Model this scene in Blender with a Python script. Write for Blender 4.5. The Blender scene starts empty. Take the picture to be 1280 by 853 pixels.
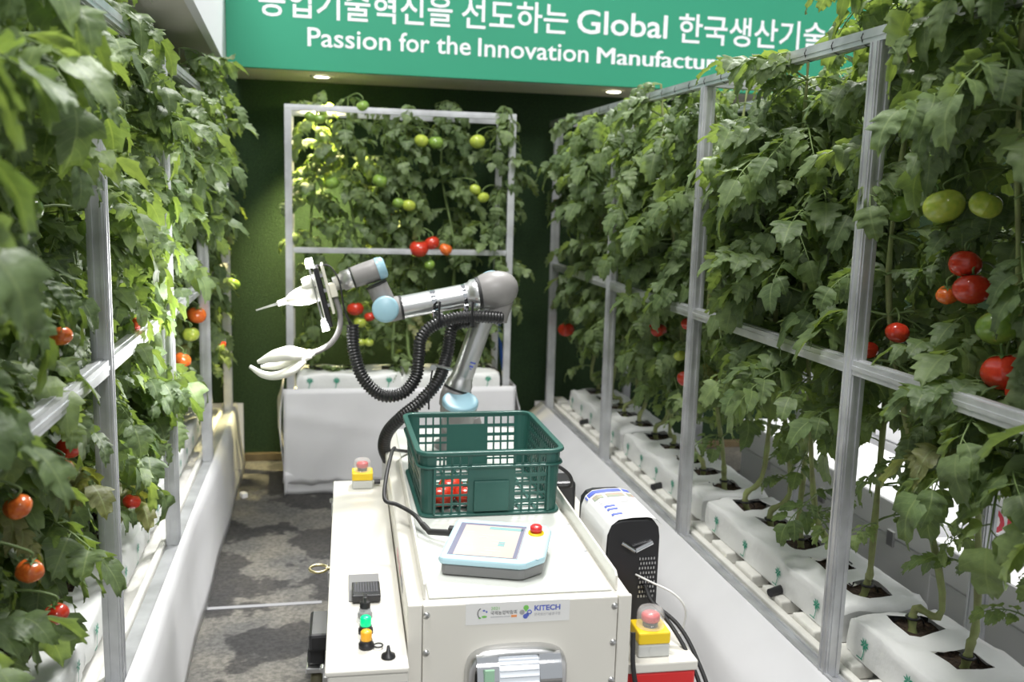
import bpy, math, random
from mathutils import Vector, Matrix, Euler
R_ = math.radians
PI = math.pi
rnd = random.Random(7)
scene = bpy.context.scene
col = scene.collection

# ------------------------------------------------------------------ camera
FPX, CXP, CYP, CAMH = 1170.0, 640.0, 426.5, 1.6
_dy = Vector((400 - CXP, 235 - CYP, FPX)).normalized()
_hd = Vector((math.cos(R_(1.6)), math.sin(R_(1.6)), 0))
_up = _dy.cross(_hd).normalized()
if _up.y > 0: _up = -_up
_xr = _dy.cross(_up)
if _xr.x < 0: _xr = -_xr
RW = Matrix((_xr, _dy, _up))            # image-frame vector -> world vector
CAMP = Vector((0, 0, CAMH))
cam_data = bpy.data.cameras.new('camera')
cam = bpy.data.objects.new('camera', cam_data); col.objects.link(cam)
cx_, cd_, cf_ = RW @ Vector((1, 0, 0)), RW @ Vector((0, 1, 0)), RW @ Vector((0, 0, 1))
M3 = Matrix((cx_, -cd_, -cf_)).transposed()
cam.matrix_world = Matrix.Translation(CAMP) @ M3.to_4x4()
cam_data.sensor_width = 36; cam_data.lens = FPX / 1280 * 36
cam_data.clip_start = .05; cam_data.clip_end = 60
cam_data.dof.use_dof = True; cam_data.dof.focus_distance = 2.5; cam_data.dof.aperture_fstop = 2.9
scene.camera = cam
def at(u, v, Y):                        # point of the place seen at (u, v) at distance Y along the aisle
    d = RW @ Vector((u - CXP, v - CYP, FPX)); return CAMP + d * (Y / d.y)
def atz(u, v, Z):
    d = RW @ Vector((u - CXP, v - CYP, FPX)); return CAMP + d * ((Z - CAMH) / d.z)
def atx(u, v, X):
    d = RW @ Vector((u - CXP, v - CYP, FPX)); return CAMP + d * (X / d.x)

# ------------------------------------------------------------------ light
w = bpy.data.worlds.new('hall_light'); scene.world = w; w.use_nodes = True
w.node_tree.nodes['Background'].inputs[0].default_value = (.93, .97, 1, 1)
w.node_tree.nodes['Background'].inputs[1].default_value = .52
def area(name, loc, target, size, power, color=(1, 1, 1)):
    l = bpy.data.lights.new(name, 'AREA'); l.shape = 'SQUARE'; l.size = size; l.energy = power; l.color = color
    o = bpy.data.objects.new(name, l); col.objects.link(o); o.location = loc
    o.rotation_euler = (Vector(target) - Vector(loc)).to_track_quat('-Z', 'Y').to_euler()
    return o
area('hall_lamp_key', (-1.3, 1.6, 8.0), (1.2, 2.8, 1.0), 2.2, 490, (1, .98, .95))
area('hall_lamp_rear', (2.2, 6.8, 8.5), (.8, 3, .8), 1.2, 950, (1, .99, .97))
area('fill_lamp_front', (.9, -4.2, 7.0), (.7, 3, .8), 2.0, 420, (1, .99, .97))  # added fill from behind the camera, brightens the cart front and camera-facing sides
vs = scene.view_settings
vs.view_transform = 'Standard'; vs.look = 'None'; vs.exposure = 0.0; vs.gamma = 1; vs.use_curve_mapping = False

# ------------------------------------------------------------------ materials
MATS = {}
def pm(name, c, rough=.5, metal=0, var=0, scale=12, bump=0, bscale=None, emit=None, estr=0, c2=None, spec=.5, trans=0, coat=0, alpha=1, detail=4):
    m = bpy.data.materials.new(name); m.use_nodes = True
    nt = m.node_tree; b = nt.nodes['Principled BSDF']; L = nt.links
    b.inputs['Base Color'].default_value = (*c, 1)
    b.inputs['Roughness'].default_value = rough; b.inputs['Metallic'].default_value = metal
    b.inputs['Specular IOR Level'].default_value = spec
    if trans: b.inputs['Transmission Weight'].default_value = trans; b.inputs['IOR'].default_value = 1.3
    if coat: b.inputs['Coat Weight'].default_value = coat
    if alpha < 1: b.inputs['Alpha'].default_value = alpha
    if emit: b.inputs['Emission Color'].default_value = (*emit, 1); b.inputs['Emission Strength'].default_value = estr
    if var or c2 or bump:
        tc = nt.nodes.new('ShaderNodeTexCoord')
        n = nt.nodes.new('ShaderNodeTexNoise'); n.inputs['Scale'].default_value = scale; n.inputs['Detail'].default_value = detail
        L.new(tc.outputs['Object'], n.inputs['Vector'])
        if var or c2:
            r = nt.nodes.new('ShaderNodeValToRGB')
            a = c2 if c2 else tuple(x * (1 - var) for x in c)
            z = c if c2 else tuple(min(1, x * (1 + var)) for x in c)
            r.color_ramp.elements[0].color = (*a, 1); r.color_ramp.elements[1].color = (*z, 1)
            r.color_ramp.elements[0].position = .32; r.color_ramp.elements[1].position = .68
            L.new(n.outputs['Fac'], r.inputs['Fac']); L.new(r.outputs['Color'], b.inputs['Base Color'])
        if bump:
            n2 = n
            if bscale:
                n2 = nt.nodes.new('ShaderNodeTexNoise'); n2.inputs['Scale'].default_value = bscale; n2.inputs['Detail'].default_value = 3
                L.new(tc.outputs['Object'], n2.inputs['Vector'])
            bp = nt.nodes.new('ShaderNodeBump'); bp.inputs['Strength'].default_value = bump; bp.inputs['Distance'].default_value = .01
            L.new(n2.outputs['Fac'], bp.inputs['Height']); L.new(bp.outputs['Normal'], b.inputs['Normal'])
    MATS[name] = m
    return m
def leaf_mat(name, ca, cb, trl):
    m = bpy.data.materials.new(name); m.use_nodes = True
    nt = m.node_tree; L = nt.links; b = nt.nodes['Principled BSDF']; out = nt.nodes['Material Output']
    N = nt.nodes.new
    oi = N('ShaderNodeObjectInfo'); tc = N('ShaderNodeTexCoord')
    r = N('ShaderNodeValToRGB'); r.color_ramp.elements[0].color = (*ca, 1); r.color_ramp.elements[1].color = (*cb, 1)
    L.new(oi.outputs['Random'], r.inputs['Fac'])
    n = N('ShaderNodeTexNoise'); n.inputs['Scale'].default_value = 26; n.inputs['Detail'].default_value = 5
    L.new(tc.outputs['Object'], n.inputs['Vector'])
    mx = N('ShaderNodeMix'); mx.data_type = 'RGBA'; mx.blend_type = 'MULTIPLY'; mx.inputs[0].default_value = 1
    r2 = N('ShaderNodeValToRGB'); r2.color_ramp.elements[0].color = (.66, .68, .66, 1); r2.color_ramp.elements[1].color = (1.0, 1.0, .95, 1)
    r2.color_ramp.elements[0].position = .35; r2.color_ramp.elements[1].position = .62
    L.new(n.outputs['Fac'], r2.inputs['Fac']); L.new(r.outputs['Color'], mx.inputs[6]); L.new(r2.outputs['Color'], mx.inputs[7])
    at_ = N('ShaderNodeAttribute'); at_.attribute_name = 'vein'
    sx = N('ShaderNodeSeparateXYZ'); L.new(at_.outputs['Vector'], sx.inputs[0])
    def mth(op, a, b_=None):
        q = N('ShaderNodeMath'); q.operation = op
        for i_, v_ in enumerate((a, b_)):
            if v_ is None: continue
            if isinstance(v_, (int, float)): q.inputs[i_].default_value = v_
            else: L.new(v_, q.inputs[i_])
        return q.outputs[0]
    mid_ = mth('LESS_THAN', sx.outputs[0], .055)
    lat = mth('LESS_THAN', mth('FRACT', mth('MULTIPLY', mth('SUBTRACT', sx.outputs[1], mth('MULTIPLY', sx.outputs[0], .22)), 6.5)), .085)
    vf = mth('MULTIPLY', mth('MAXIMUM', mid_, mth('MULTIPLY', lat, .6)), .5)
    vm_ = N('ShaderNodeMix'); vm_.data_type = 'RGBA'; L.new(vf, vm_.inputs[0]); L.new(mx.outputs[2], vm_.inputs[6]); vm_.inputs[7].default_value = (.26, .33, .15, 1); mx = vm_
    ge = N('ShaderNodeNewGeometry')
    mb = N('ShaderNodeMix'); mb.data_type = 'RGBA'; L.new(ge.outputs['Backfacing'], mb.inputs[0])
    pale = N('ShaderNodeMix'); pale.data_type = 'RGBA'; pale.inputs[0].default_value = .45; pale.inputs[7].default_value = (.30, .37, .24, 1)
    L.new(mx.outputs[2], pale.inputs[6]); L.new(mx.outputs[2], mb.inputs[6]); L.new(pale.outputs[2], mb.inputs[7])
    L.new(mb.outputs[2], b.inputs['Base Color'])
    b.inputs['Roughness'].default_value = .5; b.inputs['Specular IOR Level'].default_value = .45
    bp = N('ShaderNodeBump'); bp.inputs['Strength'].default_value = .35; bp.inputs['Distance'].default_value = .006
    n3 = N('ShaderNodeTexNoise'); n3.inputs['Scale'].default_value = 60; L.new(tc.outputs['Object'], n3.inputs['Vector'])
    L.new(n3.outputs['Fac'], bp.inputs['Height']); L.new(bp.outputs['Normal'], b.inputs['Normal'])
    t = N('ShaderNodeBsdfTranslucent'); tcm = N('ShaderNodeMix'); tcm.data_type = 'RGBA'; tcm.blend_type = 'MULTIPLY'; tcm.inputs[0].default_value = 1
    L.new(mx.outputs[2], tcm.inputs[6]); tcm.inputs[7].default_value = (2.3, 2.3, .8, 1); L.new(tcm.outputs[2], t.inputs['Color'])
    ms = N('ShaderNodeMixShader'); ms.inputs[0].default_value = trl
    L.new(b.outputs[0], ms.inputs[1]); L.new(t.outputs[0], ms.inputs[2]); L.new(ms.outputs[0], out.inputs['Surface'])
    MATS[name] = m
    return m
leaf_mat('leaf', (.115, .175, .078), (.22, .295, .14), .33)
leaf_mat('leaf_worn', (.15, .17, .06), (.22, .22, .09), .3)
pm('stem', (.16, .23, .075), .55, var=.25, scale=30)
pm('stem_woody', (.30, .36, .13), .6, c2=(.21, .22, .09), scale=25)
pm('calyx', (.10, .19, .05), .6)
pm('tomato_red', (.62, .05, .02), .22, c2=(.50, .03, .015), scale=8, coat=.3)
pm('tomato_orange', (.78, .20, .03), .22, c2=(.66, .10, .02), scale=8, coat=.3)
pm('tomato_green', (.24, .37, .06), .25, c2=(.16, .28, .05), scale=7, coat=.3)
pm('tomato_lime', (.50, .56, .08), .25, c2=(.36, .48, .07), scale=7, coat=.3)
pm('galvanised', (.60, .61, .63), .40, metal=.6, var=.18, scale=9, bump=.05)
pm('white_sheet', (.70, .70, .72), .42, var=.04, scale=3, bump=.18, bscale=5)
pm('bag_white', (.80, .81, .80), .33, var=.04, scale=5, bump=.35, bscale=22)
pm('foam', (.78, .77, .72), .75, var=.08, scale=14, bump=.15, bscale=60)
pm('soil', (.10, .065, .04), .95, c2=(.025, .017, .012), scale=90, bump=.9, bscale=120)
pm('print_green', (.02, .30, .19), .5)
pm('black_plastic', (.018, .018, .02), .38)
pm('black_rubber', (.022, .022, .023), .55)
pm('hose', (.016, .016, .017), .32)
pm('cart_white', (.72, .70, .64), .28, var=.015, scale=3, coat=.2)
pm('cart_deck', (.68, .70, .66), .24, var=.02, scale=3)
pm('robot_grey', (.25, .24, .235), .42)
pm('robot_alu', (.68, .68, .68), .28, metal=.85, var=.04, scale=4)
pm('robot_blue', (.31, .51, .60), .35)
pm('chrome', (.75, .76, .78), .08, metal=1)
pm('steel', (.60, .60, .60), .28, metal=.9)
pm('cream', (.72, .70, .60), .45)
pm('silicone', (.84, .83, .76), .35)
pm('led', (1, 1, 1), .3, emit=(1, 1, 1), estr=14)
pm('crate_green', (.024, .098, .080), .38, var=.10, scale=6, bump=.05, bscale=60)
pm('red_button', (.62, .03, .03), .3)
pm('yellow', (.86, .60, .02), .4)
pm('estop_grey', (.55, .56, .54), .5)
pm('clear_guard', (.9, .92, .92), .06, alpha=.13)
pm('pendant_blue', (.42, .62, .70), .35)
pm('pendant_grey', (.19, .19, .19), .55)
pm('screen_ui', (.50, .38, .34), .12, c2=(.54, .46, .42), scale=3, emit=(.85, .68, .62), estr=.14)
pm('tape_green', (.36, .60, .42), .5)
pm('screen_bar', (.20, .20, .28), .2)
pm('screen_teal', (.25, .42, .42), .2)
pm('paper', (.76, .76, .75), .5)
pm('ink_blue', (.10, .14, .50), .5)
pm('ink_grey', (.35, .35, .37), .5)
pm('ink_pink', (.80, .45, .48), .6)
pm('ink_red', (.60, .04, .07), .5)
pm('ink_green', (.20, .55, .12), .5)
pm('ink_dark', (.06, .06, .07), .5)
pm('ink_orange', (.80, .30, .10), .5)
pm('ink_photo', (.25, .35, .25), .5, c2=(.45, .25, .22), scale=30)
pm('lamp_lens', (.78, .82, .88), .12, coat=.5)
pm('green_lamp', (.0, .45, .18), .3, emit=(.0, .55, .2), estr=.9)
pm('orange_lamp', (.85, .42, .03), .3)
pm('red_panel', (.70, .03, .03), .3)
pm('brass', (.60, .52, .30), .3, metal=.9)
pm('banner_green', (.022, .29, .165), .6, var=.02, scale=2)
pm('letter_white', (.86, .88, .92), .6)
pm('board_white', (.80, .80, .82), .6)
pm('soffit', (.62, .60, .52), .6, var=.04, scale=6)
pm('lamp_glow', (1, 1, .9), .3, emit=(1, .93, .72), estr=22)
pm('cable_white', (.7, .7, .68), .5)
pm('cable_blue', (.02, .10, .45), .4)
pm('case_white', (.86, .86, .88), .4)
pm('hall_panel', (.5, .5, .52), .7)
pm('wheel_olive', (.12, .11, .06), .6)

def floor_mat():
    m = bpy.data.materials.new('floor_carpet'); m.use_nodes = True; nt = m.node_tree; L = nt.links; b = nt.nodes['Principled BSDF']; N = nt.nodes.new
    tc = N('ShaderNodeTexCoord')
    fine = N('ShaderNodeTexNoise'); fine.inputs['Scale'].default_value = 70; fine.inputs['Detail'].default_value = 8
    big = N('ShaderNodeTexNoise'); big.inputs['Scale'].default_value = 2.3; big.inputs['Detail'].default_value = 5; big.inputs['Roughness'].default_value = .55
    dust = N('ShaderNodeTexNoise'); dust.inputs['Scale'].default_value = 4.1; dust.inputs['Detail'].default_value = 7
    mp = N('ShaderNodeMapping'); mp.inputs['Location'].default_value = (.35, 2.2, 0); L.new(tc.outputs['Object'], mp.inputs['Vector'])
    for n in (fine, dust): L.new(tc.outputs['Object'], n.inputs['Vector'])
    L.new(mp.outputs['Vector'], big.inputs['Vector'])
    r1 = N('ShaderNodeValToRGB'); r1.color_ramp.elements[0].color = (.10, .098, .094, 1); r1.color_ramp.elements[1].color = (.185, .18, .17, 1)
    r1.color_ramp.elements[0].position = .35; r1.color_ramp.elements[1].position = .66; L.new(fine.outputs['Fac'], r1.inputs['Fac'])
    r3 = N('ShaderNodeValToRGB'); r3.color_ramp.elements[0].color = (.8, .8, .8, 1); r3.color_ramp.elements[1].color = (1.25, 1.2, 1.1, 1)
    r3.color_ramp.elements[0].position = .4; r3.color_ramp.elements[1].position = .65; L.new(dust.outputs['Fac'], r3.inputs['Fac'])
    mm = N('ShaderNodeMix'); mm.data_type = 'RGBA'; mm.blend_type = 'MULTIPLY'; mm.inputs[0].default_value = 1
    L.new(r1.outputs['Color'], mm.inputs[6]); L.new(r3.outputs['Color'], mm.inputs[7])
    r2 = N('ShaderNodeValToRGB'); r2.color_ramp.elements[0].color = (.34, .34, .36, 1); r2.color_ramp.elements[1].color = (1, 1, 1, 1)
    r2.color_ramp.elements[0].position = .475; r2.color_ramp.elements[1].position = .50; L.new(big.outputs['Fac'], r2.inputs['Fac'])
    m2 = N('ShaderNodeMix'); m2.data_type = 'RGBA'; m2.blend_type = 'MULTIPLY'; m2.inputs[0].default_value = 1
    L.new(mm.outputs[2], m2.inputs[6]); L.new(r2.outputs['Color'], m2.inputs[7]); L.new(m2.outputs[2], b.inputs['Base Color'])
    b.inputs['Roughness'].default_value = .85
    bp = N('ShaderNodeBump'); bp.inputs['Strength'].default_value = .3; bp.inputs['Distance'].default_value = .004
    L.new(fine.outputs['Fac'], bp.inputs['Height']); L.new(bp.outputs['Normal'], b.inputs['Normal'])
    MATS['floor_carpet'] = m
floor_mat()
pm('turf', (.026, .066, .018), .9, c2=(.008, .024, .008), scale=120, bump=1.0, bscale=160, detail=6)
pm('wood_sill', (.16, .12, .06), .7, var=.2)
def mt(n): return MATS[n]

# ------------------------------------------------------------------ mesh builder
ORIG = {}
class MB:
    def __init__(s): s.v = []; s.f = []; s.mi = []; s.sm = []; s.X = None; s.m = 0
    def add(s, vs_, fs, smooth=False):
        o = len(s.v)
        for p in vs_:
            p = Vector(p)
            s.v.append(s.X @ p if s.X else p)
        for f in fs: s.f.append(tuple(i + o for i in f)); s.mi.append(s.m); s.sm.append(smooth)
        return s
    def box(s, c, d, rot=None):
        c = Vector(c); h = Vector(d) / 2; vs_ = []
        for z in (-1, 1):
            for y in (-1, 1):
                for x in (-1, 1):
                    p = Vector((x * h.x, y * h.y, z * h.z))
                    if rot: p = rot @ p
                    vs_.append(c + p)
        return s.add(vs_, [(0, 2, 3, 1), (4, 5, 7, 6), (0, 1, 5, 4), (1, 3, 7, 5), (3, 2, 6, 7), (2, 0, 4, 6)])
    def b2(s, lo, hi): lo, hi = Vector(lo), Vector(hi); return s.box((lo + hi) / 2, hi - lo)
    def tube(s, path, r, n=8, cap=True, smooth=True, flat=None):
        path = [Vector(p) for p in path]; k = len(path)
        rs = r if isinstance(r, (list, tuple)) else [r] * k
        T = [(path[min(i + 1, k - 1)] - path[max(i - 1, 0)]).normalized() for i in range(k)]
        u = T[0].orthogonal().normalized() if flat is None else (Vector(flat) - T[0] * Vector(flat).dot(T[0])).normalized()
        vs_ = []; fs = []
        for i in range(k):
            u = (u - T[i] * u.dot(T[i])).normalized(); w_ = T[i].cross(u)
            ra = rs[i] if isinstance(rs[i], tuple) else (rs[i], rs[i])
            for j in range(n):
                a = 2 * PI * j / n; vs_.append(path[i] + u * math.cos(a) * ra[0] + w_ * math.sin(a) * ra[1])
        for i in range(k - 1):
            for j in range(n): fs.append((i * n + j, i * n + (j + 1) % n, (i + 1) * n + (j + 1) % n, (i + 1) * n + j))
        s.add(vs_, fs, smooth)
        if cap: s.add(vs_[:n], [tuple(range(n - 1, -1, -1))]); s.add(vs_[-n:], [tuple(range(n))])
        return s
    def cyl(s, a, b, r, n=16, smooth=True): return s.tube([a, b], r, n, True, smooth)
    def lathe(s, prof, o, axis, n=20, smooth=True, cap=True):           # prof: (distance along axis, radius)
        o = Vector(o); ax = Vector(axis).normalized()
        k = len(prof); u = ax.orthogonal().normalized(); w_ = ax.cross(u); vs_ = []; fs = []
        for d, r in prof:
            for j in range(n):
                a = 2 * PI * j / n; vs_.append(o + ax * d + (u * math.cos(a) + w_ * math.sin(a)) * r)
        for i in range(k - 1):
            for j in range(n): fs.append((i * n + j, i * n + (j + 1) % n, (i + 1) * n + (j + 1) % n, (i + 1) * n + j))
        s.add(vs_, fs, smooth)
        if not cap: return s
        if prof[0][1] > 1e-5: s.add(vs_[:n], [tuple(range(n - 1, -1, -1))])
        if prof[-1][1] > 1e-5: s.add(vs_[-n:], [tuple(range(n))])
        return s
    def grid(s, fn, nu, nv, smooth=True, skip=None):
        vs_ = [fn(i / nu, j / nv) for j in range(nv + 1) for i in range(nu + 1)]; fs = []
        for j in range(nv):
            for i in range(nu):
                if skip and skip(i, j): continue
                a = j * (nu + 1) + i; fs.append((a, a + 1, a + nu + 2, a + nu + 1))
        return s.add(vs_, fs, smooth)
    def prism(s, poly, o, ux, uy, depth):                     # extruded polygon
        o = Vector(o); ux = Vector(ux); uy = Vector(uy); nz = ux.cross(uy).normalized()
        a = [o + ux * x + uy * y for x, y in poly]; b = [p + nz * depth for p in a]; n = len(a)
        return s.add(a + b, [tuple(range(n - 1, -1, -1)), tuple(range(n, 2 * n))] + [(i, (i + 1) % n, n + (i + 1) % n, n + i) for i in range(n)])
    def mesh(s, name, mats, org=Vector((0, 0, 0))):
        me = bpy.data.meshes.new(name); me.from_pydata([p - org for p in s.v], [], s.f)
        if not isinstance(mats, (list, tuple)): mats = [mats]
        for m in mats: me.materials.append(mt(m))
        me.polygons.foreach_set('material_index', s.mi); me.polygons.foreach_set('use_smooth', s.sm); me.update()
        return me
    def build(s, name, mats, parent=None, bevel=0, thick=0, seg=2):
        if parent is not None: org = ORIG[parent.name]
        else:
            xs = [p.x for p in s.v]; ys = [p.y for p in s.v]; zs = [p.z for p in s.v]
            org = Vector(((min(xs) + max(xs)) / 2, (min(ys) + max(ys)) / 2, min(zs)))
        me = s.mesh(name, mats, org); o = bpy.data.objects.new(name, me); col.objects.link(o)
        if parent is not None: o.parent = parent
        else: o.location = org
        ORIG[o.name] = org
        if thick: md = o.modifiers.new('thick', 'SOLIDIFY'); md.thickness = thick; md.offset = 0
        if bevel:
            md = o.modifiers.new('bevel', 'BEVEL'); md.width = bevel; md.segments = seg; md.limit_method = 'ANGLE'; md.angle_limit = R_(40)
        return o
def tag(o, label=None, cat=None, group=None, kind=None):
    if label: o['label'] = label
    if cat: o['category'] = cat
    if group: o['group'] = group
    if kind: o['kind'] = kind
    return o
def thing(name, loc, label, cat, group=None, rz=0):
    o = bpy.data.objects.new(name, None); col.objects.link(o); o.location = loc; o.rotation_euler = (0, 0, rz)
    o.empty_display_size = .1; ORIG[o.name] = Vector(loc); tag(o, label, cat, group); return o
def struct(o): o['kind'] = 'structure'; return o
def inst(name, me, parent, loc, rot=(0, 0, 0), sc=(1, 1, 1)):       # shared-mesh part; loc in the coordinates the parent was built in
    o = bpy.data.objects.new(name, me); col.objects.link(o); o.parent = parent
    o.location = Vector(loc) - ORIG[parent.name]; o.rotation_euler = rot
    o.scale = sc if isinstance(sc, (tuple, list)) else (sc, sc, sc); ORIG[o.name] = Vector(loc); return o
def smooth_path(pts, per=8):
    pts = [Vector(p) for p in pts]; out = []
    P = [pts[0] * 2 - pts[1]] + pts + [pts[-1] * 2 - pts[-2]]
    for i in range(1, len(P) - 2):
        a, b, c, d = P[i - 1:i + 3]
        for k in range(per):
            t = k / per
            out.append(.5 * ((2 * b) + (c - a) * t + (2 * a - 5 * b + 4 * c - d) * t * t + (3 * b - a - 3 * c + d) * t ** 3))
    out.append(pts[-1]); return out
def resample(path, step):
    out = [path[0]]; acc = 0
    for a, b in zip(path, path[1:]):
        L = (b - a).length; d = step - acc
        while d <= L: out.append(a.lerp(b, d / L)); d += step
        acc = (acc + L) % step
    return out
def text_mesh(body, x0, x1, z0, z1, Y, bold=0.0, ext=.001, face='-y', fitw=True):
    cu = bpy.data.curves.new('lettering', 'FONT'); cu.body = body; cu.size = 1; cu.extrude = 0; cu.offset = bold; cu.resolution_u = 3
    ob = bpy.data.objects.new('lettering_tmp', cu); col.objects.link(ob)
    bpy.context.view_layer.update()
    dg = bpy.context.evaluated_depsgraph_get(); me = bpy.data.meshes.new_from_object(ob.evaluated_get(dg))
    bpy.data.objects.remove(ob); bpy.data.curves.remove(cu)
    xs = [v.co.x for v in me.vertices]; ys = [v.co.y for v in me.vertices]
    if not xs: return me
    sx = (x1 - x0) / (max(xs) - min(xs)); mnx = min(xs); mny = min(ys); sy = (z1 - z0) / (max(ys) - mny)
    if not fitw: sx = sy
    for v in me.vertices:
        a = x0 + (v.co.x - mnx) * sx; b = z0 + (v.co.y - mny) * sy
        v.co = Vector((a, Y, b)) if face == '-y' else (Vector((Y, -a, b)) if face == '-x' else Vector((a, b, Y)))
    return me
def add_text(name, body, mat, parent, *a, **k):
    me = text_mesh(body, *a, **k); me.materials.clear(); me.materials.append(mt(mat)); me.name = name
    for p in me.polygons: p.material_index = 0
    org = ORIG[parent.name]
    for v in me.vertices: v.co -= org
    o = bpy.data.objects.new(name, me); col.objects.link(o); o.parent = parent; ORIG[o.name] = org; return o
ORD = ['', 'first', 'second', 'third', 'fourth', 'fifth', 'sixth', 'seventh', 'eighth', 'ninth', 'tenth', 'eleventh', 'twelfth', 'thirteenth', 'fourteenth',
       'fifteenth', 'sixteenth', 'seventeenth', 'eighteenth', 'nineteenth', 'twentieth', 'twenty-first', 'twenty-second', 'twenty-third']

# ------------------------------------------------------------------ setting
struct(MB().b2((-2.6, -2.0, -.05), (5.2, 5.7, 0)).build('floor', 'floor_carpet'))
o = struct(MB().b2((-2.6, 5.55, 0), (4.59, 5.65, 3.05)).build('wall_back', 'turf'))
struct(MB().b2((-2.6, 5.52, 0), (3.1, 5.549, .045)).build('baseboard_back', 'wood_sill', bevel=.004))
struct(MB().b2((-1.45, .2, 0), (-1.35, 5.55, 3.05)).build('wall_left', 'turf'))
struct(MB().b2((4.6, -1.5, 0), (4.7, 5.65, 4.2)).build('wall_right', 'hall_panel'))
s_ = struct(MB().b2((-.47, 3.512, .0005), (.0, 3.535, .0025)).build('trim_1', 'ink_grey'))

# fascia banner over the back of the booth
YB = 5.0
zb = 2.187
bn = thing('fascia_banner', (1.2, YB, zb), 'green fascia banner with white Korean and English lettering above the turf wall', 'banner')
MB().b2((-.452, YB, zb), (3.1, YB + .04, 2.72)).build('board', 'banner_green', bn)
MB().b2((-.452, YB + .0405, zb), (3.1, 5.549, zb + .02)).build('soffit_panel', 'soffit', bn)
MB().b2((-.452, YB - .01, 2.721), (3.1, YB + .05, 2.75)).build('top_trim', 'board_white', bn)
def uv(u, v): return at(u, v, YB)
for body, ul, ur, zlo, zhi, bold in [
        ('농업기술혁신을', 323.8, 564.8, 2.437, 2.592, .012), ('선도하는', 576.8, 708.9, 2.437, 2.592, .012),
        ('Global', 721, 832.9, 2.449, 2.572, .012), ('Passion', 384.3, 488.1, 2.303, 2.396, .010),
        ('for', 499.1, 537, 2.304, 2.398, .010), ('the', 545.9, 588.5, 2.303, 2.396, .010), ('Innovation', 598.1, 735.8, 2.301, 2.394, .010)]:
    xl, xr = uv(ul, 40).x, uv(ur, 60).x
    add_text('lettering', body, 'letter_white', bn, xl, xr, zlo, zhi, YB - .002, bold=bold)
xl = uv(847.3, 54).x; xr = uv(1000.9, 60).x
add_text('lettering', '한국생산기술연구원', 'letter_white', bn, xl, xl + (xr - xl) * 9 / 5, 2.432, 2.588, YB - .002, bold=.012)
xl = uv(745.6, 80).x; xr = uv(900.8, 88).x
add_text('lettering', 'Manufacturing', 'letter_white', bn, xl, xl + (xr - xl) * 13 / 10.9, 2.272, 2.386, YB - .002)
add_text('lettering', 'Manufacturing', 'letter_white', bn, xl + .006, xl + .006 + (xr - xl) * 13 / 10.9, 2.274, 2.384, YB - .0025)
# white fascia running along the left side of the booth
wf = thing('side_fascia', (-.9, 4.2, 2.2), 'plain white fascia joining the green banner above the vines', 'fascia')
MB().add([(-.455, 5.0, 2.187), (-.455, 2.2, 2.38), (-.455, 2.2, 3.0), (-.455, 5.0, 3.0), (-.49, 5.0, 2.187), (-.49, 2.2, 2.38), (-.49, 2.2, 3.0), (-.49, 5.0, 3.0)],
         [(0, 3, 2, 1), (4, 5, 6, 7), (0, 1, 5, 4), (1, 2, 6, 5), (2, 3, 7, 6), (3, 0, 4, 7)]).build('board', 'board_white', wf)
MB().add([(-.491, 5.5, 2.187), (-.491, 2.2, 2.38), (-1.34, 2.2, 2.38), (-1.34, 5.5, 2.187)], [(0, 1, 2, 3)]).build('soffit_panel', 'soffit', wf, thick=.015)
def downlight(name, p, label, power):
    d = thing(name, p, label, 'lamp', 'recessed downlights in the fascia soffit'); p = Vector(p)
    MB().lathe([(0, .062), (.006, .062), (.006, .046), (.0, .044), (0, .062)], p - Vector((0, 0, .007)), (0, 0, 1), 24, cap=False).build('trim_ring', 'steel', d)
    MB().lathe([(0, .001), (.001, .04), (.004, .042)], p - Vector((0, 0, .005)), (0, 0, 1), 24).build('lens', 'lamp_glow', d)
    l = bpy.data.lights.new(name, 'SPOT'); l.energy = power; l.color = (1, .86, .42); l.spot_size = R_(78); l.spot_blend = 1; l.shadow_soft_size = .03
    o = bpy.data.objects.new('downlight_beam', l); col.objects.link(o); o.location = (0, 0, -.02); o.parent = d
downlight('downlight', (.011, 5.23, zb - .001), 'glowing round downlight in the soffit above the back trellis', 620)
downlight('downlight', (1.63, 5.23, zb - .001), 'round downlight in the soffit behind the far vines by the cases', 20)
downlight('downlight', (-.95, 2.55, 2.345), 'round downlight in the sloping soffit over the vines', 60)

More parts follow.
